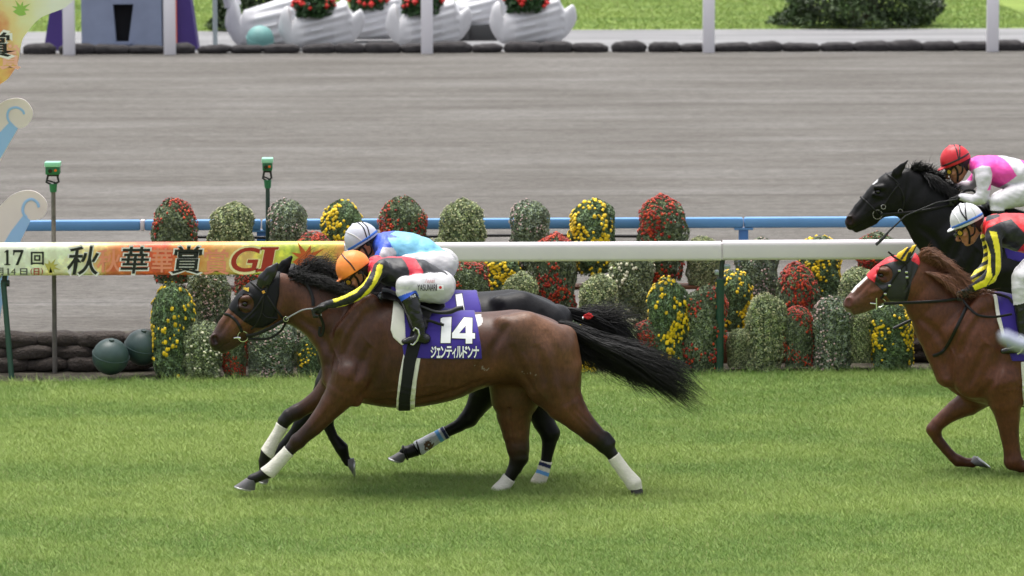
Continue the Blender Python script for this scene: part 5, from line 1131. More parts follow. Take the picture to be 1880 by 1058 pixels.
strands('mane', G3(f2, [[(536, 501, 0), (550, 493, -.02), (568, 484, -.02), (590, 482, 0), (612, 486, 0)], [(542, 506, -.02), (560, 499, -.04), (582, 494, -.05), (604, 494, -.04), (626, 500, -.02)], [(552, 506, -.03), (575, 502, -.06), (600, 500, -.07), (622, 507, -.06), (645, 515, -.05)], [(590, 512, -.02), (612, 508, -.07), (640, 512, -.1), (668, 522, -.1)], [(540, 500, 0), (548, 490, 0), (560, 483, 0), (572, 484, .02), (584, 490, .02)]]), 620, hair_black, h2, w=.0030, spread=.030, curl=.045, seed=18, steps=12)
shell('hood', f2.sub('head', 'neck', 'ear'), .005, [(445, 548), (455, 520), (482, 490), (505, 465), (545, 462), (540, 500), (536, 540), (533, 565), (508, 586), (475, 574)], Y2-.06, hoodm, h2, vox=.007)
cord(f2, [(479, 603, .09), (550, 560, .14), (601, 523, .05), (617, 508, -.05)], 3, leather, h2)
cord(f2, [(479, 603, -.09), (550, 558, -.12), (601, 523, -.12), (617, 508, -.12)], 3, leather, h2)
# ---------------------------------------------------------------- chestnut horse at right
CH = [(.088, .028, .0125), (.064, .020, .010), (.115, .040, .018), (.070, .040, .032), (.22, .05, .04), (.095, .032, .014), (.076, .024, .011)]
coat3 = make_coat('coat_chestnut', CH, .40)
Y3 = 30.55; T3 = shiftT(1133, -1); T3h = similar((492, 499), (386, 632), (1664, 461), (1550, 560))
ch3 = [dict(p=[(1671, 512, 39, 0, .50), (1692, 530, 45, 0, .50), (1716, 555, 55, 0, .52), (1742, 588, 67, 0, .56), (1770, 618, 78, 0, .62), (1810, 640, 82, 0, .7)], tag='neck', k=.04),
 dict(p=[(1700, 490, 10), (1740, 510, 12), (1790, 545, 14), (1830, 553, 16)], tag='neck', k=.04),
 dict(p=[(1700, 620, 9, -.03), (1716, 655, 12, -.05), (1733, 690, 16, -.07)], tag='neck', k=.04),
 dict(p=[(1840, 700, 42, -.17), (1846, 735, 32, -.17), (1850, 765, 23, -.17), (1853, 795, 18, -.17), (1857, 822, 15.5, -.17), (1860, 845, 16.5, -.17)], tag='fore_near', k=.035),
 dict(p=[(1860, 848, 16.5, -.17), (1874, 856, 12, -.17), (1895, 858, 10, -.17), (1925, 850, 10, -.17), (1945, 842, 12, -.17), (1955, 856, 9, -.17), (1958, 866, 9, -.17)], tag='fore_near', c=1, k=.02),
 dict(p=[(1800, 718, 34, .12), (1778, 740, 24, .13), (1756, 752, 19, .13), (1737, 765, 15, .13), (1722, 778, 13.5, .13), (1714, 789, 13, .13)], tag='fore_far', k=.035),
 dict(p=[(1714, 789, 13, .13), (1721, 806, 10, .13), (1737, 826, 9, .13), (1750, 840, 9.5, .13), (1759, 846, 11.5, .13), (1772, 849, 8.5, .13), (1786, 850, 9, .13)], tag='fore_far', c=1, k=.02)]
for c in ch1[8:]:
    c = dict(c); c['p'] = [(p[0]+1133, p[1]-2, *p[2:]) for p in c['p']]; c['c'] = 6 if c.get('c') == 6 else 1; ch3.append(c)
def paint3(V, C_):
    p = proj(V); C_ = C_*(.85+.3*vnoise(p[:, 0], p[:, 1], .03, 6)[:, None])
    w = inpoly(p, [(1560, 535), (1596, 500), (1603, 510), (1572, 541)]) & (np.abs(V[:, 1]-Y3) < .035); C_[w] = (.62, .60, .58)
    m_ = inpoly(p, [(1540, 560), (1560, 568), (1575, 590), (1545, 585)]); C_[m_] = C_[m_]*.6+np.array([.10, .09, .085]); return C_
f3, h3 = horse('horse', Y3, 'chestnut horse entering at right in a red and black hood with yellow striped ears', 'horse', None, CH, coat3, ch3, T3h, T3, paint=paint3)
eyeball(f3, T3h, h3, dyo=.080)
hd3 = f3.sub('head', 'neck', 'ear')
RED = lin(205, 32, 45); YEL = lin(235, 190, 30); BLK = (.014, .014, .016)
def hood3c(V):
    p = proj(V); C_ = np.tile(np.array(BLK), (len(V), 1))
    C_[inpoly(p, [(1590, 508), (1606, 520), (1608, 506), (1614, 494), (1624, 485), (1640, 480), (1655, 479), (1652, 462), (1630, 455), (1600, 475)])] = RED
    C_[inpoly(p, [(1673, 478), (1690, 489), (1694, 480), (1680, 464)])] = RED
    ear_ = inpoly(p, [(1649, 478), (1665, 480), (1690, 436), (1660, 436), (1645, 470)]); C_[ear_] = YEL
    C_[ear_ & inpoly(p, [(1652, 476), (1656, 478), (1676, 450), (1672, 446)])] = BLK; C_[ear_ & inpoly(p, [(1662, 480), (1668, 480), (1674, 462), (1667, 464)])] = BLK
    return C_
hoodc = M('hood_colour', rough=.5, attr=True, sheen=.1)
shell('hood', hd3, .005, [(1594, 512), (1590, 500), (1612, 478), (1640, 455), (1660, 430), (1700, 430), (1688, 460), (1689, 483), (1673, 515), (1668, 540), (1665, 554), (1635, 554), (1621, 535), (1605, 520)], Y3-.06, hoodc, h3, holes=[[(1624+14*math.cos(a), 503+15.5*math.sin(a)) for a in np.linspace(0, 6.28, 16, endpoint=False)]], vox=.0052, col=hood3c)
for p, w_ in [([(1662, 484), (1652, 496), (1636, 520), (1624, 540), (1617, 549)], 4.5), ([(1664, 486), (1666, 512), (1668, 532), (1662, 551)], 3.5), ([(1636, 468), (1648, 476), (1662, 484)], 3.5), ([(1672, 474), (1664, 484)], 4)]: strap(hd3, p, w_, leather, h3, 'bridle_strap', off=.010)
for c in ((1651, 497), (1633, 524), (1625, 540), (1664, 500), (1665, 509)): q = hd3.hit([c[0]], [c[1]], .014)[0]; MB().box(q[0]-.010, q[0]+.010, q[1]-.006, q[1], q[2]-.008, q[2]+.008, .002).build('buckle', silver, h3)
ring(hd3, (1617, 558), 10, 2, h3, arc=(-1.7, 1.7)); q = hd3.hit([1609], [558], .014)[0]; MB().tube([q+np.array([0, 0, .043]), q-np.array([0, 0, .043])], .006, 8).build('bit_bar', silver, h3); MB().tube([q, q-np.array([.045, -.005, -.004])], .006, 8).build('bit_bar', silver, h3)
cord(f3, [(1622, 558, -.09), (1645, 557, -.11), (1690, 555, -.13), (1735, 552, -.15), (1768, 546, -.14)], 5.5, leather, h3)
cord(f3, [(1622, 558, .09), (1690, 553, .12), (1768, 540, .06)], 4, leather, h3)
cord(f3, [(1767, 550, -.16), (1780, 566, -.2), (1797, 579, -.23), (1825, 582, -.26), (1858, 577, -.29)], 4.5, leather, h3)
cord(f3, [(1768, 546, -.12), (1795, 542, -.12), (1825, 540, -.12), (1850, 546, -.14), (1860, 556, -.18)], 5, leather, h3)
strap(f3, [(1776, 560), (1757, 600), (1742, 630), (1729, 647), (1713, 654)], 6, leather, h3, 'breast_strap', off=.008)
tr3 = f3.sub('trunk')
cl3 = shell('number_cloth', tr3, .013, [(1832, 540), (1837, 590), (1846, 625), (1858, 663), (2010, 664), (2008, 600), (1995, 560), (1900, 535)], Y3-.285, purple, h3, vox=.008)
shell('saddle_pad', tr3, .018, [(1827, 545), (1832, 590), (1841, 620), (1845, 616), (1838, 580), (1834, 545)], Y3-.28, padw, h3, vox=.006)
shell('girth_trim', tr3, .012, [(1874, 664), (1876, 700), (1880, 750), (1918, 755), (1905, 664)], Y3-.28, padw, h3, vox=.008); shell('girth', tr3, .019, [(1882, 640), (1882, 700), (1885, 755), (1912, 755), (1900, 640)], Y3-.28, MATS['girth_black'], h3, vox=.008)
hoof(f3, (1786, 850), 9, (1818, 860), (1789, 837), h3, .13, mat=hoof_m); hoof(f3, (1958, 868), 9, (1966, 886), (1948, 878), h3, -.17)
chm = M('hair_chestnut', (.17, .070, .035), .5, attr=True)
strands('mane', G3(f3, [[(1680, 484, -.02), (1690, 464, -.03), (1708, 458, -.05), (1728, 468, -.09)], [(1690, 487, -.03), (1704, 472, -.05), (1722, 472, -.09), (1742, 487, -.12)], [(1712, 494, -.03), (1728, 480, -.06), (1748, 488, -.11), (1762, 508, -.13)], [(1732, 506, -.03), (1750, 496, -.07), (1768, 508, -.12), (1780, 526, -.13)], [(1752, 518, -.03), (1768, 508, -.08), (1784, 522, -.13), (1796, 540, -.14)], [(1700, 500, -.09), (1718, 506, -.13), (1738, 520, -.15), (1752, 540, -.16)], [(1735, 515, -.1), (1750, 528, -.14), (1762, 540, -.16), (1770, 552, -.17)], [(1790, 540, -.03), (1810, 536, -.09), (1832, 542, -.13), (1850, 552, -.14)]]), 1500, chm, h3, w=.0032, spread=.012, curl=.012, seed=28, steps=10)
strands('tail', [np.array(HP(f3, [(p[0]+1133, p[1]-2, 0) for p in [(1030, 597), (1075, 618), (1120, 640), (1170, 665), (1220, 695), (1280, 740)]]))]*2, 400, chm, h3, w=.005, spread=.04, curl=.02, seed=29)
# ---------------------------------------------------------------- black horse near the rail
BK = [(.006, .0055, .006), (.003, .003, .003), (.008, .0075, .0075), (.008, .007, .007), (.05, .015, .012), (.007, .007, .007), (.005, .005, .005)]
coat4 = make_coat('coat_black', BK, .38)
Y4 = 35.2; T4 = shiftT(1114, -161, .86, 696, 539); T4h = similar((492, 499), (386, 632), (1652, 305), (1553, 411))
def S4(x, y): return ((x-1829)*.86+1810, (y-543)*.86+378)
ch4 = [dict(p=[(1655, 352, 35, 0, .5), (1676, 362, 44, 0, .5), (1700, 380, 53, 0, .52), (1728, 410, 62, 0, .56), (1756, 438, 69, 0, .62), (1790, 455, 70, 0, .7)], tag='neck', k=.04)]
for c in ch3[3:7]:
    d = dict(c); d['p'] = [(*S4(p[0]+30, p[1]-20), p[2]*.86, *p[3:]) for p in c['p']]; ch4.append(d)
for c in ch1[8:]:
    d = dict(c); x_ = [T4(p[0], p[1]) for p in c['p']]; d['p'] = [(q[0], q[1], p[2]*.86, *p[3:]) for q, p in zip(x_, c['p'])]; ch4.append(d)
def paint4(V, C_):
    p = proj(V); w = inpoly(p, [(1600, 326), (1613, 324), (1611, 334), (1602, 340)]); C_[w & (np.abs(V[:, 1]-Y4) < .05)] = (.5, .5, .5); return C_
f4, h4 = horse('horse', Y4, 'jet black horse nearest the white rail, small white mark on its forehead', 'horse', None, BK, coat4, ch4, T4h, T4, vox=.0095, paint=paint4)
eyeball(f4, T4h, h4)
hd4 = f4.sub('head', 'neck', 'ear')
for p, w_ in [([(1652, 338), (1640, 352), (1625, 374), (1614, 390)], 3.5), ([(1580, 362), (1592, 372), (1604, 384), (1612, 395)], 3.5), ([(1645, 337), (1655, 350), (1660, 370), (1655, 392)], 3), ([(1628, 320), (1640, 328), (1650, 338)], 3)]: strap(hd4, p, w_, leather, h4, 'bridle_strap', off=.008)
ring(hd4, (1611, 394), 8.5, 1.8, h4); ring(hd4, (1622, 380), 4, 2.4, h4, 'bridle_buckle'); ring(hd4, (1653, 388), 4, 1.6, h4, 'martingale_ring')
cord(f4, [(1616, 394, -.09), (1640, 393, -.1), (1680, 389, -.13), (1720, 382, -.14), (1757, 372, -.12)], 5, leather, h4)
cord(f4, [(1616, 394, .09), (1680, 386, .1), (1745, 350, .1)], 4, leather, h4)
cord(f4, [(1757, 368, -.12), (1770, 352, -.12), (1786, 350, -.12), (1797, 362, -.14)], 4.5, leather, h4)
tr4 = f4.sub('trunk')
shell('number_cloth', tr4, .013, [T4(p[0], p[1])[:2] for p in ((724, 535), (728, 595), (742, 657), (885, 659), (871, 577), (790, 535))], Y4-.28, purple, h4, vox=.009)
shell('saddle', tr4, .035, [T4(p[0], p[1])[:2] for p in ((700, 549), (700, 532), (740, 545), (815, 552), (818, 568), (784, 600), (752, 600))], Y4-.22, leather, h4, vox=.009)
strands('mane', G3(f4, [[(x_, y_+3, 0), (x_+3, y_-6, -.01), (x_+8, y_-12, -.02), (x_+15, y_-14, -.03)] for x_, y_ in ((1668, 316), (1682, 314), (1698, 320), (1712, 328), (1726, 338), (1740, 352), (1755, 366))]), 900, hair_black, h4, w=.0045, spread=.014, curl=.008, seed=38, steps=8)
strands('mane_fall', G3(f4, [[(x_, y_, -.02), (x_+8, y_+2, -.06), (x_+18, y_+12, -.12), (x_+24, y_+26, -.15)] for x_, y_ in ((1690, 318), (1712, 330), (1732, 344), (1752, 362))]), 700, hair_black, h4, w=.0045, spread=.014, curl=.01, seed=39, steps=8)
strands('tail', [np.array([at(*T4(p[0], p[1])[:2], Y4) for p in [(1030, 597), (1075, 618), (1120, 640), (1170, 665), (1220, 695), (1280, 740)]])]*2, 400, hair_black, h4, w=.005, spread=.04, curl=.02, seed=29)
hoof(f4, (ch4[4]['p'][-1][0], ch4[4]['p'][-1][1]), 8, (ch4[4]['p'][-1][0]+26, ch4[4]['p'][-1][1]+8), (ch4[4]['p'][-1][0]+2, ch4[4]['p'][-1][1]-11), h4, .13)
# ================================================================ RIDERS
skin_m = M('skin', lin(176, 120, 92), .5, var=.06, vs=40, spec=.4); lipc = M('lip', lin(150, 85, 75), .5)
silk = M('silk', rough=.5, attr=True, var=.06, vs=14, bump=.6, bs=9, vstretch=(1, 1, 1.6), sheen=.15)
breech = M('breeches_white', (.56, .55, .57), .6, var=.03, vs=14, bump=.6, bs=9, vstretch=(.8, 1, 1.6))
boot_m = M('boot_black', (.008, .008, .009), .22, var=.2, vs=20, bump=.35, bs=26, spec=.5)
glove_m = M('glove_black', (.012, .012, .013), .6, bump=.2, bs=60); glove_w = M('glove_white', (.5, .49, .54), .7)
hair_m = M('rider_hair', (.010, .009, .009), .6)
gold = M('lens_gold', lin(190, 150, 50), .25, metal=.5); gog = M('goggle_black', (.010, .010, .012), .25)

HAND = dict(palm=[(600, 560, 7.2), (592, 564, 8.0), (586, 569, 8.2)])
def hand_prims(f, T, dy, col, s=-1):
    """gripping hand: palm, four curled fingers of unequal length, thumb from the side of the palm"""
    f.chain([(p[0], p[1], p[2], dy) for p in HAND['palm']], lat=.85, T=T, k=.012, tag='hand', col=col)
    for i, (L_, d) in enumerate(((1.0, -.030), (1.12, -.011), (1.05, .008), (.85, .026))):
        k0 = (582, 568+i*.8); k1 = (k0[0]-6.5*L_, k0[1]+4.5*L_); k2 = (k1[0]+1.5, k1[1]+7.5*L_); k3 = (k2[0]+6.5*L_, k2[1]+.5)
        f.chain([(586, 568, 2.6, dy+d*.85), (*k0, 2.6, dy+d), (*k1, 2.5, dy+d), (*k2, 2.3, dy+d), (*k3, 2.0, dy+d)], T=T, k=.004, tag='hand', col=col)
    f.chain([(594, 563, 3.4, dy-.022*1), (585, 564, 3.0, dy-.036), (577, 567, 2.7, dy-.034), (573, 570, 2.3, dy-.028)], T=T, k=.006, tag='hand', col=col)

def rider(name_label, Y, cap, chains, hands, capfn, capm, garments, legs=True, hdir=None, strapm=None, seams=True, band=None, visor=True):
    f = Field(Y); c, e1, R_ = np.array(cap['c'], float), np.array(cap['e1'], float), cap['R']; e1 /= np.linalg.norm(e1); e2 = np.array([-e1[1], e1[0]])
    if e2[1] < 0: e2 = -e2
    def lp(a, b, r=None, dy=0, lat=1): q = c+R_*(a*e1+b*e2); return (q[0], q[1], (r or .1)*R_, dy, lat)
    ang = math.atan2(-e1[1], e1[0]); s = 1/SC(Y)
    # head and face
    P = lambda a, b, dy=0: at(*lp(a, b)[:2], Y+dy)
    f.ell(P(-.05, .02), .92*R_*s, .080, .90*R_*s, ang, k=.02, tag='face', col=0)
    f.chain([lp(.28, .35, .58, 0, .98), lp(.30, .78, .50, 0, .95), lp(.42, 1.12, .30, 0, 1.15)], tag='face', k=.02, col=0)
    f.chain([lp(-.15, .7, .42, 0, 1.15), lp(.2, 1.05, .34, 0, 1.3)], tag='face', k=.02, col=0)
    f.chain([lp(.80, .50, .10), lp(.98, .80, .13), lp(.86, .90, .10)], tag='face', k=.012, col=0)           # nose
    f.chain([lp(.72, 1.02, .10, 0, 1.8), lp(.66, 1.10, .08, 0, 1.8)], tag='face', k=.008, col=0)            # lips
    f.chain([lp(.85, 1.045, .025, -.02), lp(.85, 1.045, .025, .02)], tag='face', k=.004, op='-', col=0)
    f.chain([lp(.55, 1.28, .15, 0, 1.4)], tag='face', k=.015, col=0) if False else f.chain([lp(.50, 1.24, .17, 0, 1.3), lp(.58, 1.24, .15, 0, 1.3)], tag='face', k=.015, col=0)
    for sg in (-1, 1):
        f.chain([lp(.62, .66, .14, sg*.045), lp(.45, .72, .16, sg*.055)], tag='face', k=.012, col=0)         # cheek bones
        f.chain([lp(-.16, .42, .07, sg*.078), lp(-.24, .60, .06, sg*.084), lp(-.12, .80, .06, sg*.077)], tag='face', k=.006, col=0)   # ear rim
        f.chain([lp(-.12, .50, .09, sg*.074), lp(-.12, .68, .08, sg*.074)], tag='face', k=.008, col=0)
        f.chain([lp(.72, .46, .07, sg*.033), lp(.72, .47, .07, sg*.034)], tag='face', k=.006, op='-', col=0)
    nk = chains['neck']; f.chain(nk, tag='neck', k=.015, col=0)
    for key, col in (('torso', 1), ('breeches', 2)):
        f.chain(chains[key], tag=key, k=.02, col=col)
    for a in chains['arms']: f.chain(a, tag='arm', k=.022, col=1, lat=.95)
    for a in chains['legs']: f.chain(a['thigh'], tag='leg', k=.02, col=2); f.chain(a['boot'], tag='boot', k=.01, col=3); f.chain(a['foot'], tag='boot', k=.012, col=3)
    for (T_, dy, col) in hands: hand_prims(f, T_, dy, col)
    x, y, _ = chains['breeches'][-1][:3]; root_p = at(x, y+60, Y)
    lo, hi = f.bounds(); D, ax = f.grid(lo, hi, .0058, pad=.035)
    X = ax[0][:, None, None]; Yg = ax[1][None, :, None]; Z = ax[2][None, None, :]
    V, Fq = nets(D+.0045, ax)
    body = npmesh('person', V, Fq, skin_m, None); tag(body, name_label, 'person')
    wr = (np.sin(X*60+Z*95+Yg*20+2*np.sin(Z*23))*.5+np.sin(X*37-Z*61+Yg*45+1.7*np.sin(X*19))+.8*np.abs(np.sin(X*44+Z*30-Yg*38+1.5*np.sin(X*31+Z*12)))-.4)*.0013
    V, Fq = nets(D+wr.astype(np.float32), ax); ce = V[Fq].mean(1); W = np.array([np.abs(d) if p['op'] == '-' else d for d, p in zip(f.weights(ce), f.P)]); lab = np.array([p['col'] for p in f.P])[W.argmin(0)]
    p_all = proj(V); pc = p_all[Fq].mean(1)
    for nm, code, mt, cf in garments:
        keep = lab == code
        if nm == 'jacket': keep = keep | ((lab == 0) & chains.get('collar', lambda q: np.zeros(len(q), bool))(pc))
        if keep.sum() < 10: continue
        for half in ((1, -1) if nm in ('boot', 'glove') else (0,)):
            kk = keep & ((ce[:, 1]-Y)*half >= 0) if half else keep
            if kk.sum() < 10: continue
            v, q, u = compact(V, Fq, kk); npmesh(nm, v, q, mt, body, col=cf(v, proj(v)) if cf else None)
    # hair at the nape
    hf = Field(Y); hf.P = [p for p in f.P if p['tag'] == 'face'][:1]
    poly = [lp(-1.1, -.2)[:2], lp(-.05, -.2)[:2], lp(-.05, .42)[:2], lp(-.30, .50)[:2], lp(-.40, .95)[:2], lp(-.8, .9)[:2]]
    shell('hair', Field.sub(f, 'face'), .005, poly, Y-.06, hair_m, body, vox=.005, y0=Y-.12, y1=Y+.12)
    # cap
    g = Field(Y); g.ell(P(0, 0), 1.0*R_*s, .112, 1.04*R_*s, ang, cut=.16*R_*s, k=.01, tag='cap')
    pv = P(.98, .10); g.ell(pv, .36*R_*s, .068, .07*R_*s, ang+.15, k=.015, tag='cap'); kn = P(-.02, -1.02)
    g.ell(kn, .10*R_*s, .012, .07*R_*s, ang, k=.006, tag='cap')
    lo, hi = g.bounds(.03); D2, ax2 = g.grid(lo, hi, .0045); V2, F2 = nets(D2, ax2)
    hel = npmesh('helmet', V2, F2, capm, body, col=capfn(V2, proj(V2), lp) if capfn else None)
    # straps round the cap
    def wrap(pts, wpx, m, nm, off=.002, par=hel):
        Q = rsmooth([lp(a, b)[:2] for a, b in pts], 6); H = g.hit(Q[:, 0], Q[:, 1], off, .5)
        for sg in (1, -1):
            G = H.copy()
            if sg < 0: G[:, 1] = 2*Y-G[:, 1]
            MB().tube(G, wpx*s/2, 6, flat=.45).build(nm, m, par)
    for pts, wpx in cap.get('bands', []): wrap(pts, wpx, gog, 'goggle_band')
    for pts, wpx in cap.get('seams', []): wrap(pts, wpx, M('seam_white', (.62, .61, .62), .5), 'seam')
    if cap.get('rim'): wrap([(.97, .05), (.6, .07), (.2, .07), (-.3, .06), (-.7, .03), (-.97, .0)], cap['rimw'], cap['rim'], 'rim_band')
    # goggles and chin strap
    fc = f.sub('face')
    gg = MB()
    for sg in (-1, 1):
        q = fc.hit([lp(.66, .50)[0]], [lp(.66, .50)[1]], .004)[0]
        q = q if sg < 0 else np.array([q[0], 2*Y-q[1], q[2]]); n_ = np.array([-.25, sg, -.12]); n_ /= np.linalg.norm(n_)
        gg.tube([q-n_*.012, q+n_*.006], [.031, .027], 16, flat=.8)
    go = gg.tube([P(.84, .46, -.05), P(.95, .50, 0), P(.84, .46, .05)], .014, 8, flat=1).build('goggles', gog, body)
    for sg in (-1, 1):
        q = fc.hit([lp(.66, .50)[0]], [lp(.66, .50)[1]], .004)[0]; q = q if sg < 0 else np.array([q[0], 2*Y-q[1], q[2]]); n_ = np.array([-.25, sg, -.12]); n_ /= np.linalg.norm(n_)
        MB().tube([q+n_*.004, q+n_*.010], [.020, .017], 16, flat=.9).build('lens', gold, go)
    def fstrap(pts, wpx, nm):
        Q = rsmooth([lp(a, b)[:2] for a, b in pts], 5); H = fc.hit(Q[:, 0], Q[:, 1], .005, .4)
        for sg in (1, -1):
            G = H.copy()
            if sg < 0: G[:, 1] = 2*Y-G[:, 1]
            MB().tube(G, wpx*s/2, 6, flat=.5).build(nm, leather, body)
    fstrap([(.62, .45), (.3, .32), (-.1, .22), (-.5, .2)], 4.5, 'goggle_strap'); fstrap([(.22, .25), (.16, .60), (.25, .95), (.42, 1.30)], 4.0, 'chin_strap'); fstrap([(-.35, .3), (-.12, .82), (.2, .95)], 3.2, 'chin_strap')
    return f, body, g, lp
def const(c): return lambda v, p: np.tile(np.array(c, float), (len(v), 1))
def side(chain_, sgn): return [tuple([*p[:3], -p[3]*1.0, *p[4:]]) for p in chain_]
def far(chain_, dx=0, dy_=0): return [(p[0]+dx, p[1]+dy_, p[2], -p[3], *p[4:]) for p in chain_]
BLKS = (.006, .006, .010); REDS = lin(190, 18, 48); YELS = lin(238, 222, 48)
# ---- first rider: orange cap
arm1 = [(700, 492, 16, -.16), (691, 503, 12.7, -.19), (684, 516, 11.8, -.22), (671, 532, 11, -.24), (652, 544, 10, -.24), (630, 553, 9, -.22), (611, 558, 8, -.20), (601, 560, 7, -.19)]
leg1 = dict(thigh=[(806, 530, 28.5, -.09), (786, 529, 27, -.13), (766, 529, 24.5, -.18), (744, 525, 18, -.24), (743, 536, 15.5, -.25), (750, 547, 15, -.26)], boot=[(752, 550, 16, -.26), (757, 562, 15.5, -.27), (763, 582, 14, -.28), (769, 601, 11.5, -.29), (772, 614, 10.5, -.29)], foot=[(781, 622, 10, -.29), (768, 620, 9.5, -.29), (755, 624, 7.5, -.30), (742, 627, 5, -.31)])
def fold(P, C_, lines, amp): return C_
def jk1(v, p):
    C_ = np.tile(np.array(BLKS), (len(v), 1)); near = v[:, 1] < Y1-.02
    for poly in ([(676, 474), (696, 467), (745, 466), (752, 471), (735, 474), (710, 473), (696, 477), (686, 486), (682, 500), (672, 502)], [(733, 467), (752, 468), (764, 477), (777, 498), (776, 507), (752, 507), (752, 498), (745, 483)], [(694, 523), (700, 524), (724, 536), (724, 543), (712, 544), (698, 534)]): C_[inpoly(p, poly)] = REDS
    arm_ = [(692, 488), (696, 484), (703, 487), (701, 501), (693, 518), (679, 538), (660, 553), (640, 563), (616, 567), (619, 564), (646, 557.5), (664, 544.5), (682, 523), (688.5, 505)]
    C_[inpoly(p, arm_) & near] = YELS; C_[inpoly(p, [(680, 497), (672, 511), (666, 520), (650, 530), (628, 540), (610, 548), (613.5, 556), (637, 546.5), (655, 537), (667, 524.5), (675, 512), (681, 499)]) & near] = YELS
    C_[(p[:, 0] < 668) & (v[:, 1] > Y1+.02) & (np.sin((p[:, 1]-p[:, 0]*-.5)*.35) > 0) & (p[:, 0] > 612)] = YELS
    return C_
orange = M('cap_orange', lin(244, 140, 60), .45, var=.04, vs=10, bump=.35, bs=14)
YJ1 = Y1
breechc = M('breeches_cloth', rough=.6, attr=True, var=.03, vs=14, bump=.6, bs=9, vstretch=(.8, 1, 1.6))
def br1(v, p):
    C_ = np.tile(np.array((.56, .55, .57)), (len(v), 1)); m_ = inpoly(p, [(730, 545), (764, 533), (771, 549), (738, 560)]); C_[m_] = lin(38, 84, 200); return C_
cap1 = dict(c=(649.5, 493), e1=(-.83, .53), R=33, bands=[([(.14, -1.04), (.10, -.7), (.02, -.3), (.0, .14)], 2.6)])
J1f, j1, g1, lp1 = rider('jockey in orange cap and black, red and yellow silks crouched low on the leading bay', YJ1, cap1,
    dict(neck=[(700, 492, 15, 0, 1.2), (684, 492, 13.5, 0, 1.15), (668, 497, 13, 0, 1.1)], collar=lambda q: q[:, 0] > 676,
         torso=[(699, 495, 22, 0, 1.95), (716, 498, 27, 0, 1.65), (738, 501, 30, 0, 1.5), (770, 509, 32.5, 0, 1.35), (796, 519, 28.5, 0, 1.3)],
         breeches=[(792, 521, 27, 0, 1.35), (808, 527, 25.5, 0, 1.4)], arms=[arm1, far(arm1, -10, -8)], legs=[leg1, {k: far(v, 3, -6) for k, v in leg1.items()}]),
    [(IDT, -.19, 4), (shiftT(-8, -9), .17, 4)], None, orange,
    [('jacket', 1, silk, jk1), ('breeches', 2, breechc, br1), ('boot', 3, boot_m, None), ('glove', 4, glove_m, None)])
fl1 = J1f.sub('leg', 'breeches')
write('flag_patch', [tri2([(801, 523), (814, 523), (815, 533), (802, 533)], 4)], lay(fl1, .007), cw, j1)
write('flag_disc', [tri2([(808.5+2.8*math.cos(a), 528+2.8*math.sin(a)) for a in np.linspace(0, 6.28, 14, endpoint=False)], 4)], lay(fl1, .009), M('flag_red', lin(200, 20, 30), .6), j1)
x = 766.5
for chr_, w_ in zip('YASUNARI', (4.8, 5.2, 4.2, 5.0, 5.4, 5.2, 4.6, 2.0)): write('leg_lettering', [text_pts(chr_, (x, 522.5, x+w_-.5, 534), .006, 0, 3)], lay(fl1, .0075), ck, j1); x += w_
x = 780
for chr_, w_ in zip('Japan', (4.0, 3.6, 4.2, 3.4, 3.4)): write('leg_lettering', [text_pts(chr_, (x, 512 if chr_ == 'J' else 514, x+w_-.5, 519+(2 if chr_ == 'p' else 0)), 0, .35, 3)], lay(fl1, .0075), M('script_red', lin(160, 80, 80), .6), j1); x += w_
x = 753
for chr_, w_ in zip('YAS', (3.6, 3.6, 3.4)): write('band_lettering', [text_pts(chr_, (x, 543-(x-753)*.35, x+w_-.5, 548-(x-753)*.35), .01, 0, 3)], lay(fl1, .0075), cw, j1); x += w_
bt = J1f.sub('boot')
MB().tube([at(x_, y_, YJ1-.29+d) for x_, y_, d in ((759, 607, -.04), (763, 602, -.05), (768, 606, -.06), (770, 615, -.065), (766, 625, -.06), (759, 633, -.05), (754, 632, -.045))], .0075, 8).build('stirrup', silver, j1)
MB().tube([at(x_, y_, YJ1-.29+d) for x_, y_, d in ((759, 606, .0), (755, 590, .0), (748, 568, .02))], .008, 8, flat=.4).build('stirrup_leather', leather, j1)
wb = MB().tube([at(x_, y_, YJ1-.24) for x_, y_ in rsmooth([(757, 556), (776, 564), (800, 573), (824, 573), (840, 567), (851, 565)], 5)], list(np.interp(np.linspace(0, 1, 26), [0, .4, .6, 1], [.008, .012, .017, .017])), 10).build('whip', M('whip_black', (.010, .010, .012), .5), None); tag(wb, 'black padded riding whip trailing behind the orange capped jockey leg', 'whip')
MB().tube([at(x_, y_, YJ1-.262) for x_, y_ in ((783, 588), (792, 590), (806, 595), (815, 597))], .010, 8, flat=.7).build('saddle_strap', leather, h1)
# ---- second rider: pale cap with blue rim, blue silks
Y2J = Y2
def jk2(v, p):
    C_ = np.tile(np.array(lin(120, 188, 218)), (len(v), 1)); ck_ = lin(46, 80, 190)
    C_[inpoly(p, [(685, 420), (700, 424), (728, 423), (717, 430), (734, 436), (712, 437), (721, 455), (726, 470), (690, 482), (680, 470)])] = ck_
    C_[inpoly(p, [(702, 454), (722, 455), (728, 464), (727, 472), (694, 474)]) | (p[:, 1] > 472) & (p[:, 0] < 705)] = (.58, .57, .60); return C_
pale = M('cap_pale', lin(186, 188, 200), .4, var=.03, vs=12, bump=.2, bs=16); rimb = M('rim_blue', lin(50, 105, 190), .45)
cap2 = dict(c=(665, 441), e1=(-.84, .52), R=32.5, bands=[([(-.30, -1.0), (-.42, -.6), (-.35, -.2), (-.25, .14)], 2.4), ([(-.52, -.88), (-.62, -.5), (-.52, -.1), (-.42, .14)], 2.4)], seams=[([(.55, -.88), (.25, -.45), (.05, 0.02)], 2.6)], rim=rimb, rimw=4.2)
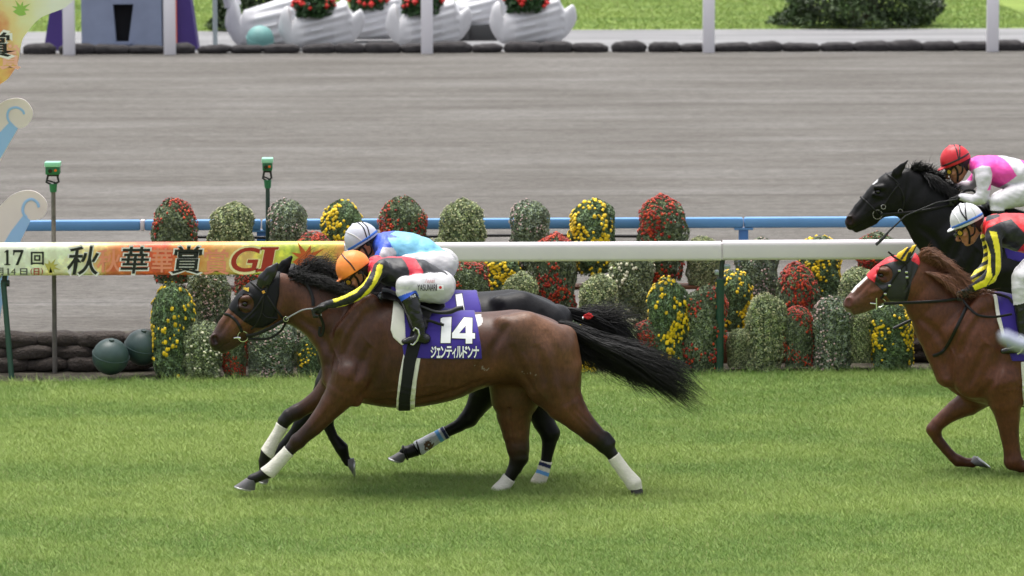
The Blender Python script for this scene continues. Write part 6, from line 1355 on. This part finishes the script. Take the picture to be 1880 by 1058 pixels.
arm2 = [(712, 460, 18, -.16), (704, 470, 15, -.2), (692, 486, 13, -.23), (668, 500, 11.5, -.23), (640, 506, 9.5, -.15), (624, 504, 7.5, -.10)]
sh2 = lambda ch_: [(p[0]+5, p[1]-40, *p[2:]) for p in ch_]
J2f, j2, g2, lp2 = rider('jockey in pale cap with blue rim and light blue silks, behind the orange capped rider', Y2J, cap2,
    dict(neck=[(708, 450, 15, 0, 1.2), (694, 447, 13, 0, 1.1), (682, 447, 12.5, 0, 1.1)], collar=lambda q: q[:, 0] > 690,
         torso=[(708, 450, 24, 0, 1.8), (724, 454, 30, 0, 1.55), (748, 459, 32.5, 0, 1.4), (775, 469, 33, 0, 1.32), (800, 483, 28, 0, 1.3)],
         breeches=[(796, 484, 27, 0, 1.35), (807, 492, 27, 0, 1.4)], arms=[arm2, far(arm2, -6, -6)], legs=[{k: sh2(v) for k, v in leg1.items()}, {k: sh2(far(v, 3, -6)) for k, v in leg1.items()}]),
    [(similar((600, 560), (586, 569), (624, 504), (614, 503)), -.09, 0), (shiftT(8, -62), .14, 0)], None, pale,
    [('jacket', 1, silk, jk2), ('breeches', 2, breech, None), ('boot', 3, boot_m, None)])
# ---- third rider: pale cap, red and black silks, on the chestnut
def jk3(v, p):
    C_ = np.tile(np.array(BLKS), (len(v), 1)); near = v[:, 1] < Y3-.02; R3_ = lin(225, 28, 38)
    C_[inpoly(p, [(1800, 432), (1806, 405), (1812, 388), (1850, 382), (1900, 384), (1960, 400), (1960, 440), (1905, 440), (1880, 427), (1857, 402), (1836, 408), (1812, 420), (1808, 431)])] = R3_
    C_[inpoly(p, [(1809, 404), (1812, 396), (1832, 393), (1838, 397), (1826, 402), (1811, 407)])] = BLKS
    C_[inpoly(p, [(1866, 464), (1882, 446), (1900, 440), (1900, 470)])] = R3_
    C_[inpoly(p, [(1816, 424), (1830, 426), (1836, 453), (1838, 489), (1832, 516), (1819, 527), (1814, 523), (1827, 505), (1828, 469), (1823, 443)]) & near] = YELS
    C_[inpoly(p, [(1804, 438), (1811, 444), (1819, 468), (1819, 489), (1822, 509), (1811, 526), (1790, 534), (1786, 525), (1808, 513), (1812, 500), (1812, 470)]) & near] = YELS
    C_[(v[:, 1] > Y3+.04) & (p[:, 0] < 1815) & (np.sin((p[:, 0]*.5+p[:, 1])*.42) > 0)] = YELS
    return C_
white_cap = M('cap_white', (.60, .60, .63), .4, var=.03, vs=12, bump=.25, bs=16)
cap3 = dict(c=(1775.5, 405), e1=(-.92, .40), R=31.5, bands=[([(.08, -1.02), (.12, -.6), (.05, -.2), (.0, .14)], 2.6), ([(-.30, -1.0), (-.15, -.6), (-.02, -.15), (.0, .1)], 2.6)], seams=[([(.55, -.85), (.5, -.5), (.42, 0)], 2.2), ([(-.4, -.9), (-.55, -.5), (-.6, 0)], 2.2)], rim=rimb, rimw=4.6)
arm3 = [(1826, 424, 18, -.16), (1824, 438, 15.5, -.19), (1827, 462, 13, -.21), (1826, 490, 12.5, -.22), (1818, 508, 12.5, -.22), (1805, 518, 10.5, -.21), (1790, 527, 8.5, -.18), (1781, 531, 7.5, -.16)]
leg3 = dict(thigh=[(1938, 468, 28, -.09), (1905, 486, 25, -.16), (1876, 510, 19, -.24), (1873, 530, 16, -.26), (1874, 556, 14, -.27)], boot=[(1875, 560, 14.5, -.27), (1877, 585, 12.5, -.28), (1879, 612, 10.5, -.29), (1880, 626, 10, -.29)], foot=[(1890, 637, 10, -.29), (1876, 638, 9.5, -.29), (1860, 642, 7.5, -.30), (1842, 645, 5.5, -.31)])
hT3 = similar((600, 560), (586, 569), (1781, 532), (1768, 539))
J3f, j3, g3, lp3 = rider('jockey in white cap with blue rim and red, black and yellow silks on the chestnut', Y3, cap3,
    dict(neck=[(1824, 418, 15, 0, 1.2), (1808, 414, 13.5, 0, 1.1), (1794, 414, 13, 0, 1.1)], collar=lambda q: q[:, 0] > 1804,
         torso=[(1828, 418, 25, 0, 1.8), (1848, 423, 32, 0, 1.5), (1872, 427, 35.5, 0, 1.35), (1902, 434, 35, 0, 1.28), (1928, 450, 29, 0, 1.3)],
         breeches=[(1925, 453, 28, 0, 1.35), (1940, 462, 27, 0, 1.4)], arms=[arm3, [(p[0]-8, p[1]-2, p[2], -p[3]) for p in arm3[:3]]+[(1815, 486, 12, .2), (1808, 495, 11.5, .2), (1796, 505, 10, .16), (1786, 515, 8, .12), (1780, 520, 7.3, .11)]], legs=[leg3, {k: far(v, 3, -6) for k, v in leg3.items()}]),
    [(hT3, -.15, 4), (similar((600, 560), (586, 569), (1780, 522), (1767, 531)), .10, 4)], None, white_cap,
    [('jacket', 1, silk, jk3), ('breeches', 2, breech, None), ('boot', 3, boot_m, None), ('glove', 4, glove_m, None)])
MB().tube([at(x_, y_, Y3-.29+d) for x_, y_, d in ((1868, 622, -.04), (1874, 616, -.05), (1880, 622, -.06), (1880, 634, -.065), (1874, 646, -.06), (1868, 650, -.05))], .0075, 8).build('stirrup', silver, j3)
w3 = MB().tube([at(x_, y_, Y3+d) for x_, y_, d in ((1776, 540, .13), (1720, 566, .16), (1676, 586, .18), (1662, 593, .19), (1640, 604, .2))], [.006, .006, .008, .012, .013], 8).build('whip', MATS['whip_black'], None); tag(w3, 'black riding whip passing behind the chestnut horse neck', 'whip')
# ---- fourth rider: red cap, pink and white silks
def jk4(v, p):
    C_ = np.tile(np.array((.58, .56, .60)), (len(v), 1)); PK = lin(232, 70, 170)
    C_[inpoly(p, [(1776, 332), (1779, 290), (1796, 280), (1823, 282), (1844, 292), (1855, 304), (1867, 323), (1851, 335), (1832, 346), (1812, 350), (1820, 335), (1822, 320), (1818, 306), (1803, 304), (1786, 312), (1785, 332)])] = PK
    C_[inpoly(p, [(1864, 284), (1920, 290), (1925, 340), (1895, 330), (1880, 302)])] = PK
    return C_
capr = M('cap_red', lin(196, 28, 42), .42, var=.06, vs=12, bump=.35, bs=16)
cap4 = dict(c=(1754.5, 295), e1=(-.92, .39), R=28.5, bands=[([(-.30, -1.0), (-.32, -.6), (-.25, -.2), (-.2, .1)], 2.2), ([(-.6, -.85), (-.50, -.5), (-.3, -.05)], 2.2), ([(.95, .0), (.5, .02), (0, .02), (-.5, -.02), (-.95, -.08)], 3.2)])
arm4 = [(1806, 316, 17, -.16), (1806, 326, 15, -.19), (1806, 346, 12.8, -.21), (1803, 363, 12.5, -.22), (1788, 368, 10, -.2), (1774, 364, 8.3, -.17), (1766, 362, 7, -.16)]
leg4 = dict(thigh=[(1895, 352, 25, -.09), (1862, 360, 21.5, -.16), (1832, 372, 16, -.24), (1831, 385, 12.5, -.26)], boot=[(1831, 388, 12.5, -.26), (1838, 410, 11, -.28), (1843, 435, 9, -.29)], foot=[(1853, 445, 8.5, -.29), (1840, 446, 8, -.29), (1820, 450, 5, -.31)])
J4f, j4, g4, lp4 = rider('jockey in red cap and pink and white silks on the black horse by the rail', Y4, cap4,
    dict(neck=[(1797, 303, 13.5, 0, 1.2), (1784, 302, 11.5, 0, 1.1), (1772, 303, 11, 0, 1.1)], collar=lambda q: q[:, 0] > 1780,
         torso=[(1801, 306, 20.5, 0, 2.0), (1816, 311, 26, 0, 1.6), (1840, 316, 30, 0, 1.4), (1866, 323, 30.5, 0, 1.3), (1888, 336, 26, 0, 1.3)],
         breeches=[(1886, 338, 25, 0, 1.35), (1897, 347, 24, 0, 1.4)], arms=[arm4, [(1800, 316, 15, .16), (1790, 332, 12, .2), (1778, 342, 10.5, .2), (1760, 341, 8.5, .12), (1752, 340, 7, .08)]], legs=[leg4, {k: far(v, 3, -5) for k, v in leg4.items()}]),
    [(similar((600, 560), (586, 569), (1766, 362), (1754, 367)), -.15, 4), (similar((600, 560), (586, 569), (1752, 340), (1739, 344)), .06, 5)], None, capr,
    [('jacket', 1, silk, jk4), ('breeches', 2, breech, None), ('boot', 3, boot_m, None), ('glove', 4, glove_m, None), ('glove', 5, glove_w, None)])
w4 = MB().tube([at(x_, y_, Y4-.2) for x_, y_ in ((1758, 366), (1720, 372), (1663, 396), (1632, 425), (1622, 437), (1608, 450))], [.006, .006, .006, .008, .013, .013], 8).build('whip', MATS['whip_black'], None); tag(w4, 'black riding whip held low beside the black horse neck', 'whip')
# ---- unidentified blurred pale shape near the viewer, modelled as a padded pole
Yn = 9.5
wn = MB().tube([at(x_, y_, Yn) for x_, y_ in rsmooth([(1836, 613), (1855, 624), (1885, 634), (1960, 640), (2100, 640)], 6)], list(np.interp(np.linspace(0, 1, 25), [0, .1, .5, 1], [.006, .014, .015, .014])), 12).build('padded_pole', M('pole_pale', (.42, .45, .56), .6), None); tag(wn, 'pale out of focus unidentified object close to the viewer at the right edge', 'pole')
